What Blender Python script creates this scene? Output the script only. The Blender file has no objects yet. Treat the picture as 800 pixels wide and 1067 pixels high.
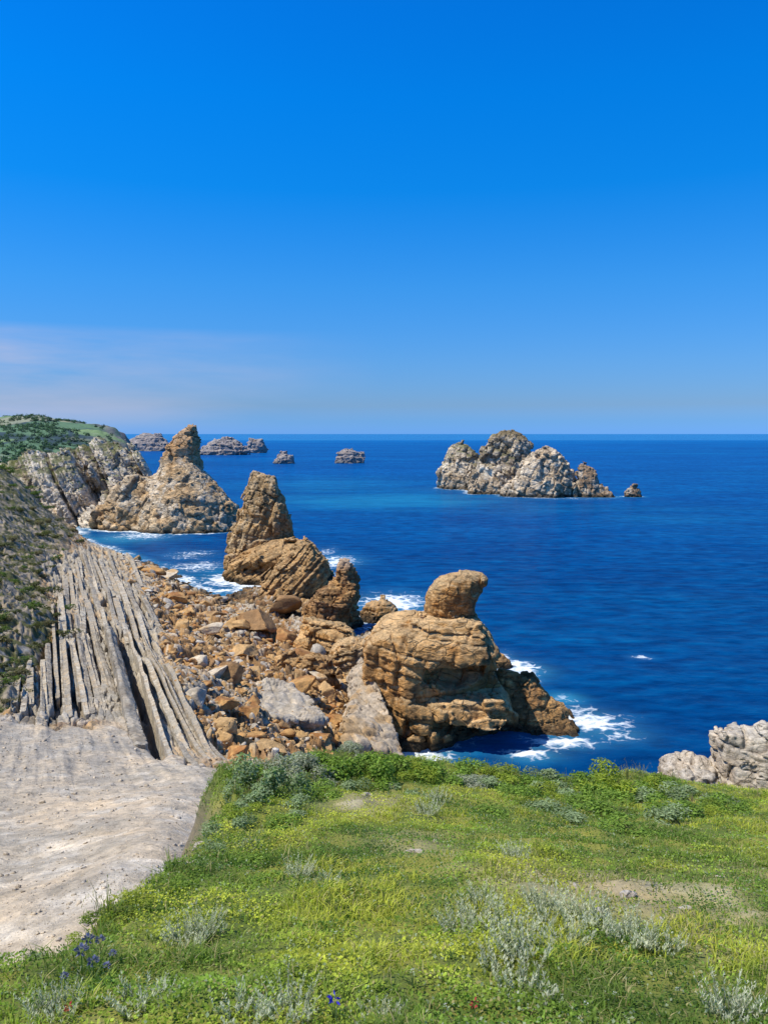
import bpy, math, random
import numpy as np
from mathutils import Vector

SC = bpy.context.scene
COL = SC.collection
F32 = np.float32
rng = np.random.default_rng(7)
random.seed(7)

# ------------------------------------------------------------------ camera numbers
H = 30.0                       # eye height above the sea, metres
FPX = 810.0                    # focal length in pixels of an 800 px wide frame
PITCH = math.atan((533.5 - 452.0) / FPX)
CP, SP = math.cos(PITCH), math.sin(PITCH)

def unproject(px, py, D):
    """world point at forward distance D seen at photo position (px, py)"""
    cx = (np.asarray(px, float) - 400) / FPX
    cy = -(np.asarray(py, float) - 533.5) / FPX
    dy = CP + cy * SP
    dz = -SP + cy * CP
    t = D / dy
    return cx * t, D + 0 * t, H + dz * t

def on_level(px, py, z=0.0):
    cx = (px - 400) / FPX; cy = -(py - 533.5) / FPX
    dy = CP + cy * SP; dz = -SP + cy * CP
    t = (z - H) / dz
    return cx * t, dy * t, z

def project(x, y, z):
    zc = y * CP - (z - H) * SP
    yc = y * SP + (z - H) * CP
    return 400 + FPX * x / zc, 533.5 - FPX * yc / zc

# ------------------------------------------------------------------ noise
_T = np.random.default_rng(11).random((4, 64 * 64 * 64)).astype(F32)

def _hash(ix, iy, iz, c=0):
    return _T[c][((ix & 63) << 12) | ((iy & 63) << 6) | (iz & 63)]

def vnoise(x, y, z):
    ix = np.floor(x); iy = np.floor(y); iz = np.floor(z)
    fx = (x - ix).astype(F32); fy = (y - iy).astype(F32); fz = (z - iz).astype(F32)
    ix = ix.astype(np.int32); iy = iy.astype(np.int32); iz = iz.astype(np.int32)
    fx = fx * fx * fx * (fx * (fx * 6 - 15) + 10)
    fy = fy * fy * fy * (fy * (fy * 6 - 15) + 10)
    fz = fz * fz * fz * (fz * (fz * 6 - 15) + 10)
    r = 0
    c00 = _hash(ix, iy, iz) * (1 - fx) + _hash(ix + 1, iy, iz) * fx
    c10 = _hash(ix, iy + 1, iz) * (1 - fx) + _hash(ix + 1, iy + 1, iz) * fx
    c01 = _hash(ix, iy, iz + 1) * (1 - fx) + _hash(ix + 1, iy, iz + 1) * fx
    c11 = _hash(ix, iy + 1, iz + 1) * (1 - fx) + _hash(ix + 1, iy + 1, iz + 1) * fx
    c0 = c00 * (1 - fy) + c10 * fy
    c1 = c01 * (1 - fy) + c11 * fy
    return c0 * (1 - fz) + c1 * fz           # 0..1

def fbm(x, y, z, oct=4, gain=0.5, ridged=False):
    s = 0; a = 1.0; tot = 0
    x = np.asarray(x, F32); y = np.asarray(y, F32) + 0 * x; z = np.asarray(z, F32) + 0 * x
    if x.ndim == 1 and len(x) > CHUNK:
        return np.concatenate([fbm(x[i:i + CHUNK], y[i:i + CHUNK], z[i:i + CHUNK], oct, gain, ridged) for i in range(0, len(x), CHUNK)])
    for o in range(oct):
        n = vnoise(x, y, z) * 2 - 1
        if ridged:
            n = 1 - 2 * np.abs(n)
        s = s + a * n; tot += a; a *= gain
        x, y, z = (1.6 * x + 1.2 * y + 3.7, -1.2 * 0.8 * x + 1.6 * 0.8 * y + 1.2 * z + 1.3,
                   1.1 * 0.7 * x - 0.9 * y * 0.7 + 1.65 * z + 7.1)
    return s / tot                            # about -1..1

CHUNK = 24000
def voronoi(x, y, z, j=1.0, local=False):
    x = np.asarray(x, F32); y = np.asarray(y, F32) + 0 * x; z = np.asarray(z, F32) + 0 * x
    if len(x) > CHUNK:
        r = [voronoi(x[i:i + CHUNK], y[i:i + CHUNK], z[i:i + CHUNK], j, local) for i in range(0, len(x), CHUNK)]
        return tuple(np.concatenate(q) for q in zip(*r))
    ix = np.floor(x).astype(np.int32); iy = np.floor(y).astype(np.int32); iz = np.floor(z).astype(np.int32)
    f1 = np.full(x.shape, 9.0, F32); f2 = f1.copy(); cid = np.zeros(x.shape, np.int32)
    fx = (x - ix).astype(F32); fy = (y - iy).astype(F32); fz = (z - iz).astype(F32)
    lx = np.zeros(x.shape, F32); ly = lx.copy()
    k = F32(j)
    for a in (-1, 0, 1):
        hx = ((ix + a) & 63) << 12
        for b in (-1, 0, 1):
            hy = hx | (((iy + b) & 63) << 6)
            for c in (-1, 0, 1):
                h = hy | ((iz + c) & 63)
                dx = k * (_T[0][h] - F32(.5)) + (F32(a + .5) - fx); dy = k * (_T[1][h] - F32(.5)) + (F32(b + .5) - fy); dz = k * (_T[2][h] - F32(.5)) + (F32(c + .5) - fz)
                d = dx * dx + dy * dy + dz * dz
                n = d < f1
                f2 = np.where(n, f1, np.minimum(f2, d))
                cid = np.where(n, h, cid)
                f1 = np.minimum(f1, d)
                if local:
                    lx = np.where(n, -dx, lx); ly = np.where(n, -dy, ly)
    f1 = np.sqrt(f1); f2 = np.sqrt(f2)
    if local:
        return f1, f2, _T[3][cid], lx, ly
    return f1, f2, _T[3][cid]

def blocks(u, v, t, seed=0):
    """bedded, jointed rock: random value per block and distance to the nearest joint"""
    u = np.asarray(u, F32); v = np.asarray(v, F32); t = np.asarray(t, F32)
    L = np.floor(t).astype(np.int32)
    r1 = _hash(L, L * 0 + 3 + seed, L * 0 + 5, 0); r2 = _hash(L, L * 0 + 9, L * 0 + 7 + seed, 1)
    k = .6 + .9 * r2
    uu = u * k + r1 * 7; vv = v * (1.6 - .6 * k) + r2 * 5
    a = np.floor(uu).astype(np.int32); b = np.floor(vv).astype(np.int32)
    val = .55 * _hash(a + seed, b, L, 3) + .45 * _hash(L, L * 0 + 1, L * 0 + seed, 2)
    e = lambda q: np.minimum(q - np.floor(q), 1 - (q - np.floor(q)))
    return val, np.minimum(np.minimum(e(uu) / k, e(vv)), 1.2 * e(t)), _hash(a, b + seed, L, 1) - .5

def sstep(a, b, x):
    t = np.clip((x - a) / (b - a), 0, 1)
    return t * t * (3 - 2 * t)

def lerp(a, b, t):
    return a + (b - a) * t

def mixc(c, col, t):
    return c + (np.array(col)[None, :] - c) * np.asarray(t)[:, None]

# ------------------------------------------------------------------ mesh building
def make_mesh(name, V, F, cols=None, smooth=True, mat=None, attrs=None):
    """V (n,3); F (m,3) or (m,4) int array"""
    V = np.ascontiguousarray(V, F32); F = np.ascontiguousarray(F, np.int32)
    me = bpy.data.meshes.new(name)
    k = F.shape[1]
    me.vertices.add(len(V)); me.vertices.foreach_set('co', V.ravel())
    me.loops.add(F.size); me.loops.foreach_set('vertex_index', F.ravel())
    me.polygons.add(len(F))
    me.polygons.foreach_set('loop_start', np.arange(0, F.size, k, dtype=np.int32))
    me.polygons.foreach_set('loop_total', np.full(len(F), k, np.int32))
    if smooth:
        me.polygons.foreach_set('use_smooth', np.ones(len(F), bool))
    me.update(calc_edges=True)
    if cols is not None:
        a = me.attributes.new('tint', 'FLOAT_COLOR', 'POINT')
        c = np.ones((len(V), 4), F32); c[:, :3] = np.clip(cols, 0, 1)
        a.data.foreach_set('color', c.ravel())
    for nm, arr in (attrs or {}).items():
        a = me.attributes.new(nm, 'FLOAT', 'POINT')
        a.data.foreach_set('value', np.ascontiguousarray(arr, F32))
    if mat:
        me.materials.append(mat)
    return me

def obj(name, me, parent=None, loc=None):
    o = bpy.data.objects.new(name, me); COL.objects.link(o)
    if parent: o.parent = parent
    if loc is not None: o.location = loc
    return o

def tag(o, label=None, cat=None, group=None, kind=None):
    if label: o['label'] = label
    if cat: o['category'] = cat
    if group: o['group'] = group
    if kind: o['kind'] = kind
    return o

def normals(V, F):
    if F.shape[1] == 4:
        n = np.cross(V[F[:, 2]] - V[F[:, 0]], V[F[:, 3]] - V[F[:, 1]])
    else:
        n = np.cross(V[F[:, 1]] - V[F[:, 0]], V[F[:, 2]] - V[F[:, 0]])
    out = np.zeros((len(V), 3))
    for c in range(3):
        for k in range(F.shape[1]):
            out[:, c] += np.bincount(F[:, k], n[:, c], len(V))
    return out / np.maximum(np.linalg.norm(out, axis=1, keepdims=True), 1e-9)

def grid_faces(nu, nv):
    i = np.arange(nu - 1)[:, None] * nv + np.arange(nv - 1)[None, :]
    i = i.ravel()
    return np.stack([i, i + nv, i + nv + 1, i + 1], 1)

def surface_nets(f, org, h):
    s = f < 0
    nx, ny, nz = f.shape
    cnt = np.zeros((nx - 1, ny - 1, nz - 1), np.int8)
    cor = [(a, b, c) for a in (0, 1) for b in (0, 1) for c in (0, 1)]
    for a, b, c in cor:
        cnt += s[a:nx - 1 + a, b:ny - 1 + b, c:nz - 1 + c]
    act = (cnt > 0) & (cnt < 8)
    I, J, K = np.nonzero(act)
    idx = np.full(act.shape, -1, np.int32); idx[I, J, K] = np.arange(len(I))
    acc = np.zeros((len(I), 3)); n = np.zeros(len(I))
    for a in cor:
        for ax in range(3):
            if a[ax] == 0:
                b = list(a); b[ax] = 1
                fa = f[I + a[0], J + a[1], K + a[2]]; fb = f[I + b[0], J + b[1], K + b[2]]
                m = (fa < 0) != (fb < 0)
                t = np.where(m, fa / np.where(m, fa - fb, 1), 0)
                for q in range(3):
                    acc[:, q] += np.where(m, a[q] + (t if q == ax else 0), 0)
                n += m
    V = acc / n[:, None] + np.stack([I, J, K], 1)
    V = V * h + np.array(org)[None, :]
    Q = []
    for ax in range(3):
        u, v = (ax + 1) % 3, (ax + 2) % 3
        A = [slice(0, m) for m in f.shape]; B = [slice(0, m) for m in f.shape]
        A[ax] = slice(0, f.shape[ax] - 1); B[ax] = slice(1, f.shape[ax])
        for q in (u, v):
            A[q] = slice(1, f.shape[q] - 1); B[q] = slice(1, f.shape[q] - 1)
        sa, sb = s[tuple(A)], s[tuple(B)]
        for flip, m in ((False, sa & ~sb), (True, ~sa & sb)):
            P = list(np.nonzero(m)); P[u] = P[u] + 1; P[v] = P[v] + 1
            if len(P[0]) == 0: continue
            def at(du, dv):
                p = [P[0].copy(), P[1].copy(), P[2].copy()]
                p[u] = p[u] + du; p[v] = p[v] + dv
                return idx[p[0], p[1], p[2]]
            q = [at(-1, -1), at(0, -1), at(0, 0), at(-1, 0)]
            if flip: q = q[::-1]
            Q.append(np.stack(q, 1))
    return V, np.concatenate(Q)

# ------------------------------------------------------------------ node helpers
def new_mat(name):
    m = bpy.data.materials.new(name); m.use_nodes = True
    nt = m.node_tree; nt.nodes.clear()
    return m, nt

class N:
    def __init__(s, nt): s.nt = nt
    def __call__(s, typ, ins=None, **props):
        n = s.nt.nodes.new(typ)
        for k, v in props.items(): setattr(n, k, v)
        for k, v in (ins or {}).items():
            sock = n.inputs[k]
            if hasattr(v, 'is_output') or isinstance(v, bpy.types.NodeSocket): s.nt.links.new(v, sock)
            else: sock.default_value = v
        return n
    def math(s, op, a, b=None, clamp=False):
        n = s.nt.nodes.new('ShaderNodeMath'); n.operation = op; n.use_clamp = clamp
        for i, v in enumerate((a, b)):
            if v is None: continue
            if isinstance(v, bpy.types.NodeSocket): s.nt.links.new(v, n.inputs[i])
            else: n.inputs[i].default_value = v
        return n.outputs[0]
    def mix(s, fac, a, b, mode='MIX'):
        n = s.nt.nodes.new('ShaderNodeMix'); n.data_type = 'RGBA'; n.blend_type = mode
        for i, v in ((0, fac), (6, a), (7, b)):
            if isinstance(v, bpy.types.NodeSocket): s.nt.links.new(v, n.inputs[i])
            else: n.inputs[i].default_value = v if i == 0 or len(v) == 4 else (*v, 1)
        return n.outputs[2]
    def ramp(s, fac, stops, interp='LINEAR'):
        n = s.nt.nodes.new('ShaderNodeValToRGB'); n.color_ramp.interpolation = interp
        e = n.color_ramp.elements
        while len(e) < len(stops): e.new(0.5)
        for i, (p, c) in enumerate(stops):
            e[i].position = p; e[i].color = c if len(c) == 4 else (*c, 1)
        s.nt.links.new(fac, n.inputs[0])
        return n.outputs[0]

def rock_material(name, scale, bump, rough=0.92, var=0.35, flat=1.8, grit=0., cracks=0., gain=1.0, pit=.5, tone=None):
    """tint attribute broken up by fine noise with a bedded, gritty bump; scale = size of the detail in metres"""
    m, nt = new_mat(name); g = N(nt)
    pos = g('ShaderNodeNewGeometry').outputs['Position']
    a = g('ShaderNodeAttribute', attribute_name='tint')
    mp = g('ShaderNodeVectorMath', {0: pos, 1: (1 / scale, 1 / scale, flat / scale)}, operation='MULTIPLY').outputs[0]
    n1 = g('ShaderNodeTexNoise', {'Vector': mp, 'Scale': 0.4, 'Detail': 7.0, 'Roughness': 0.62, 'Distortion': .4}).outputs['Fac']
    n2 = g('ShaderNodeTexNoise', {'Vector': mp, 'Scale': 2.1, 'Detail': 6.0, 'Roughness': 0.72}).outputs['Fac']
    n3 = g('ShaderNodeTexNoise', {'Vector': mp, 'Scale': 9.0, 'Detail': 4.0, 'Roughness': 0.7}).outputs['Fac']
    def lin(x, k, b):
        o = g.math('MULTIPLY_ADD', x, k); nt.nodes[-1].inputs[2].default_value = b
        return o
    kk = g.math('MULTIPLY', lin(n2, 2 * var, 1 - var), lin(n1, 2.4 * var, 1 - 1.2 * var))
    kk = g.math('MULTIPLY', kk, lin(n3, 1.6 * var, 1 - .8 * var))
    c = g('ShaderNodeVectorMath', {0: a.outputs['Color'], 1: g.math('MULTIPLY', kk, gain)}, operation='MULTIPLY').outputs[0]
    c = g.mix(g.ramp(n1, [(0.42, (0, 0, 0)), (0.68, (0.5,) * 3)]), c, g.mix(1.0, c, (1.14, 1.0, 0.80), 'MULTIPLY'))
    pits = g.ramp(n2, [(.30, (.45,) * 3), (.42, (1, 1, 1))])
    c = g.mix(pit, c, pits, 'MULTIPLY')
    hgt = g.math('ADD', g.math('ADD', g.math('MULTIPLY', n2, 0.6), g.math('MULTIPLY', n3, .22)), n1)
    if cracks:
        wv = g('ShaderNodeVectorMath', {0: mp, 1: g('ShaderNodeVectorMath', {0: g('ShaderNodeTexNoise', {'Vector': mp, 'Scale': .9, 'Detail': 5.0}).outputs[1], 'Scale': 1.1}, operation='SCALE').outputs[0]}, operation='ADD').outputs[0]
        e1 = g('ShaderNodeTexVoronoi', {'Vector': wv, 'Scale': .55}, feature='DISTANCE_TO_EDGE').outputs[0]
        e2 = g('ShaderNodeTexVoronoi', {'Vector': g('ShaderNodeVectorMath', {0: wv, 1: (1.0, 1.0, 2.4)}, operation='MULTIPLY').outputs[0], 'Scale': 1.5}, feature='DISTANCE_TO_EDGE').outputs[0]
        m1 = g.ramp(g('ShaderNodeTexNoise', {'Vector': mp, 'Scale': .33, 'Detail': 3.0}).outputs[0], [(.42, (0, 0, 0)), (.56, (1, 1, 1))])
        c1 = g.math('MULTIPLY', g.ramp(e1, [(0, (1, 1, 1)), (.045, (0, 0, 0))]), m1)
        c2 = g.math('MULTIPLY', g.ramp(e2, [(0, (.7,) * 3), (.06, (0, 0, 0))]), g.math('SUBTRACT', 1.0, m1))
        ck = g.math('MAXIMUM', c1, c2)
        c = g.mix(g.math('MULTIPLY', ck, cracks), c, g.mix(1.0, c, (.22, .19, .16), 'MULTIPLY'))
        lich = g.ramp(g('ShaderNodeTexNoise', {'Vector': mp, 'Scale': 1.3, 'Detail': 8.0, 'Roughness': .75}).outputs[0], [(.53, (0, 0, 0)), (.64, (.7,) * 3)])
        c = g.mix(lich, c, g.mix(.45, c, (.64, .52, .34)))
        stain = g.ramp(g('ShaderNodeTexNoise', {'Vector': g('ShaderNodeVectorMath', {0: mp, 1: (1.6, 1.6, .22)}, operation='MULTIPLY').outputs[0], 'Scale': 1.2, 'Detail': 6.0, 'Roughness': .65}).outputs[0], [(.52, (0, 0, 0)), (.70, (.45,) * 3)])
        c = g.mix(stain, c, g.mix(1.0, c, (.5, .40, .30), 'MULTIPLY'))
        hgt = g.math('SUBTRACT', hgt, g.math('MULTIPLY', ck, .45))
    if tone: c = g.mix(1.0, c, tone, 'MULTIPLY')
    if grit:
        n4 = g('ShaderNodeTexNoise', {'Vector': pos, 'Scale': grit, 'Detail': 5.0, 'Roughness': .75}).outputs['Fac']
        v4 = g('ShaderNodeTexVoronoi', {'Vector': pos, 'Scale': grit * .8, 'Randomness': 1.0}).outputs[1]
        hgt = g.math('ADD', hgt, g.math('MULTIPLY', n4, .30))
        c = g('ShaderNodeVectorMath', {0: c, 1: lin(n4, 1.1, .45)}, operation='MULTIPLY').outputs[0]
        c = g.mix(.16, c, g.mix(1.0, c, g('ShaderNodeVectorMath', {0: g('ShaderNodeRGBToBW', {0: v4}).outputs[0], 'Scale': 2.0}, operation='SCALE').outputs[0], 'MULTIPLY'))
    b = g('ShaderNodeBump', {'Height': hgt, 'Strength': bump, 'Distance': scale * 0.7})
    p = g('ShaderNodeBsdfPrincipled', {'Base Color': c, 'Roughness': rough, 'Normal': b.outputs[0], 'Specular IOR Level': 0.2})
    o = g('ShaderNodeOutputMaterial', {'Surface': p.outputs[0]})
    return m

# ------------------------------------------------------------------ sun and sky
SUN = Vector((-0.66, -0.15, 1.18)).normalized()       # towards the sun: high on the left
sun_el = math.asin(SUN.z)
sun_az = math.atan2(SUN.x, SUN.y)
ld = bpy.data.lights.new('sun', 'SUN'); ld.energy = 5.0; ld.angle = math.radians(0.53); ld.color = (1.0, 0.94, 0.83)
lo = bpy.data.objects.new('sun', ld); COL.objects.link(lo)
lo.rotation_euler = (-SUN).to_track_quat('-Z', 'Y').to_euler(); lo.location = (-40, -20, 80)

def build_world():
    w = bpy.data.worlds.new("World"); SC.world = w; w.use_nodes = True
    nt = w.node_tree; nt.nodes.clear(); g = N(nt)
    sky = g('ShaderNodeTexSky', sky_type='NISHITA', sun_disc=False, sun_elevation=sun_el,
            sun_rotation=sun_az, air_density=1.0, dust_density=0.3, ozone_density=1.5, altitude=20)
    co = g('ShaderNodeTexCoord').outputs['Generated']
    sx = g('ShaderNodeSeparateXYZ', {0: co})
    tint = g.ramp(sx.outputs[2], SKY_TINT)
    c = g('ShaderNodeVectorMath', {0: g.mix(1.0, sky.outputs[0], tint, 'MULTIPLY'), 'Scale': 3.0}, operation='SCALE').outputs[0]
    # thin high cloud low in the west
    mp = g('ShaderNodeMapping', {0: co}); mp.inputs['Scale'].default_value = (2.2, 2.2, 16.0)
    n = g('ShaderNodeTexNoise', {'Vector': mp.outputs[0], 'Scale': 1.3, 'Detail': 6.0, 'Roughness': 0.55}).outputs[0]
    n = g.ramp(n, [(0.36, (0, 0, 0)), (0.72, (1, 1, 1))])
    t = g.math('DIVIDE', sx.outputs[0], g.math('MAXIMUM', sx.outputs[1], 0.05))   # tan(azimuth)
    west = g.math('MULTIPLY', g.math('SUBTRACT', 0.0, t), 2.1, clamp=True)
    el = g.ramp(sx.outputs[2], [(0.0, (0.25,) * 3), (0.03, (0.75,) * 3), (0.085, (1,) * 3), (0.118, (0.55,) * 3), (0.128, (0,) * 3)])
    f = g.math('MULTIPLY', g.math('MULTIPLY', n, el), g.math('MULTIPLY', west, 0.85))
    c = g.mix(f, c, CLOUD)
    g('ShaderNodeOutputWorld', {0: g('ShaderNodeBackground', {0: c, 1: 0.096}).outputs[0]})
SKY_TINT = [(0.0, (.09, .25, .76)), (.0147, (.088, .225, .59)), (.036, (.119, .21, .418)), (.087, (.105, .24, .457)),
            (.18, (.063, .283, .537)), (.287, (.0085, .299, .63)), (.381, (.0025, .317, .70)), (.46, (.0028, .305, .718)), (.75, (.12, .27, .45))]
CLOUD = (5.6, 5.7, 7.4)

cd = bpy.data.cameras.new('camera'); co_ = bpy.data.objects.new('camera', cd); COL.objects.link(co_)
cd.sensor_fit = 'HORIZONTAL'; cd.sensor_width = 36; cd.lens = 36 * FPX / 800
cd.clip_start = 0.05; cd.clip_end = 200000
co_.location = (0, 0, H); co_.rotation_euler = (math.pi / 2 - PITCH, 0, 0)
SC.camera = co_
SC.view_settings.view_transform = 'Standard'; SC.view_settings.look = 'None'
SC.view_settings.exposure = 0
try:
    SC.cycles.max_bounces = 6; SC.cycles.transparent_max_bounces = 8
except Exception: pass
# ------------------------------------------------------------------ polygons and thin-plate surfaces in polar ground coordinates
def poly_sd(px, py, poly):
    """signed distance (negative inside) to a polygon"""
    px = np.asarray(px, F32); py = np.asarray(py, F32); poly = np.array(poly, F32); d = np.full(px.shape, 1e9, F32); inside = np.zeros(px.shape, bool)
    for i in range(len(poly)):
        a, b = poly[i], poly[(i + 1) % len(poly)]
        e = b - a; wx, wy = px - a[0], py - a[1]
        t = np.clip((wx * e[0] + wy * e[1]) / (e @ e), 0, 1)
        d = np.minimum(d, (wx - e[0] * t) ** 2 + (wy - e[1] * t) ** 2)
        c = (a[1] > py) != (b[1] > py)
        xx = (b[0] - a[0]) * (py - a[1]) / np.where(c, b[1] - a[1], 1) + a[0]
        inside ^= c & (px < xx)
    d = np.sqrt(d)
    return np.where(inside, -d, d)

class TPS:
    def __init__(s, u, v, w, lam=1e-3):
        s.p = np.stack([u, v], 1); n = len(u)
        K = s.k(s.p, s.p).astype(float) + lam * np.eye(n)
        P = np.concatenate([np.ones((n, 1)), s.p], 1)
        A = np.block([[K, P], [P.T, np.zeros((3, 3))]])
        s.c = np.linalg.solve(A, np.concatenate([w, np.zeros(3)]))
    @staticmethod
    def k(a, b):
        a = a.astype(F32); b = b.astype(F32)
        r2 = (a[:, 0][:, None] - b[:, 0][None]) ** 2 + (a[:, 1][:, None] - b[:, 1][None]) ** 2
        return 0.5 * r2 * np.log(r2 + 1e-12)
    def __call__(s, u, v):
        out = np.empty(len(u)); step = 8000
        for i in range(0, len(u), step):
            q = np.stack([u[i:i + step], v[i:i + step]], 1)
            out[i:i + step] = s.k(q, s.p) @ s.c[:-3] + s.c[-3] + q @ s.c[-2:]
        return out

def uv_of(x, y):                      # azimuth and log distance
    y = np.maximum(y, 0.5)
    return x / y * 4.05, np.log(y) * 1.6

# ------------------------------------------------------------------ the shore: gravel slope, tilted beds, rockfall, scrub hillside
SHORE_PTS = [  # px, py, forward distance
    (-120, 1060, 7), (0, 1000, 9), (100, 940, 10.5), (200, 885, 13.5), (-100, 900, 13), (0, 900, 14), (100, 850, 19), (0, 820, 24), (230, 800, 29), (150, 800, 29),
    (0, 762, 33), (100, 762, 35), (185, 780, 35), (-120, 760, 30), (-120, 820, 22),
    (160, 700, 55), (110, 640, 82), (100, 680, 62), (150, 620, 108), (60, 660, 66), (125, 580, 165), (150, 590, 160), (90, 590, 128),
    (60, 740, 40), (60, 610, 100), (40, 700, 49), (70, 565, 150),
    (0, 490, 185), (20, 505, 180), (45, 530, 185), (75, 555, 190), (0, 600, 76), (0, 690, 46), (30, 620, 84), (30, 560, 135), (0, 540, 125), (-120, 560, 110), (-120, 480, 190), (-120, 650, 55),
    (-60, 480, 210), (-200, 465, 200), (20, 500, 215), (60, 548, 205),
    (200, 700, 64), (250, 770, 44), (300, 772, 52), (300, 700, 78), (250, 640, 120), (200, 650, 100), (180, 608, 146), (225, 618, 150), (380, 785, 64), (350, 770, 62),
    (370, 700, 92), (350, 660, 114), (300, 645, 118), (420, 700, 96), (260, 720, 64), (400, 662, 116), (262, 616, 143), (300, 622, 138), (335, 634, 128), (400, 775, 70), (425, 788, 70), (375, 680, 104), (330, 690, 94), (392, 660, 110), (384, 668, 106)]
SHORE_LOW = [  # px azimuth, distance, height: under the sea or hidden
    (590, 70, -5), (560, 95, -6), (500, 130, -8), (450, 160, -8), (330, 215, -7), (250, 195, -5), (230, 172, -3.0), (165, 205, -3.5), (180, 178, -1.6), (130, 225, -3), (200, 230, -6),
    (100, 240, -3), (60, 260, 2), (0, 270, 10), (-120, 270, 16), (300, 300, -9), (700, 70, -9), (700, 150, -12), (450, 300, -12), (450, 62, 1.5),
    (520, 58, -2.5), (420, 40, 8), (520, 35, 2), (700, 30, -2), (700, 14, 9), (520, 15, 14), (400, 14, 18), (330, 26, 16), (300, 14, 20), (250, 20, 19.5),
    (200, 7, 23.6), (400, 6, 22), (700, 6, 17), (300, 36, 13.5), (850, 40, -8), (850, 10, 12), (0, 4, 25.0), (-330, 4, 25.4), (-330, 9, 24.6), (-1000, 3, 26), (-1000, 12, 25), (-1000, 40, 22), (-1000, 150, 26), (300, 3, 23.6), (700, 3, 22)]
_u, _v, _w = [], [], []
for px, py, D in SHORE_PTS:
    x, y, z = unproject(px, py, D); a, b = uv_of(x, D); _u.append(float(a)); _v.append(float(b)); _w.append(float(z))
for px, D, z in SHORE_LOW:
    a, b = uv_of((px - 400) / FPX * D, D); _u.append(float(a)); _v.append(float(b)); _w.append(z)
SHORE = TPS(np.array(_u), np.array(_v), np.array(_w), 2e-3)

STRIKE = -0.405                       # the beds run away to the left: azimuth of their strike
TX, TY = math.sin(STRIKE), math.cos(STRIKE)
def bed_coords(x, y):
    return x * TY - y * TX, x * TX + y * TY    # across, along

GRAVEL = [(-300, 752), (0, 752), (60, 757), (118, 752), (150, 770), (185, 795), (240, 797), (330, 800), (330, 1200), (-300, 1200)]
BEDS = [(40, 585), (70, 566), (128, 560), (150, 590), (162, 640), (172, 690), (195, 735), (236, 797), (185, 797), (150, 771), (118, 754), (20, 757), (12, 735), (48, 690), (66, 650), (50, 615)]
HILL = [(-300, 440), (10, 480), (50, 515), (88, 556), (62, 575), (42, 600), (64, 650), (44, 690), (0, 745), (-300, 750)]

def frac(v): return v - np.floor(v)

def shore_base(x, y):
    u, v = uv_of(x, y)
    return SHORE(u, v)

def shore_zones(x, y, z):
    px, py = project(x, y, z)
    wob = 9 * fbm(x / (0.06 * y), y / (0.14 * y) * 3, 0 * x + 3.3, 3)
    g = sstep(5, -5, poly_sd(px, py, GRAVEL) + wob * .7)
    b = sstep(6, -6, poly_sd(px, py, BEDS) + wob) * (1 - g)
    h = sstep(9, -9, poly_sd(px, py, HILL) + wob * 1.6) * (1 - g) * (1 - b)
    return g, b, h, px, py

ORANGE = (.49, .285, .11); TAN = (.53, .345, .16); BROWN = (.30, .18, .085); GREY = (.42, .385, .325); PALE = (.58, .53, .45)
DARK = (.11, .075, .045); WET = (.035, .03, .024); RUST = (.38, .19, .075); OLIVE = (.10, .105, .042); SOIL = (.30, .255, .19)

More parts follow.
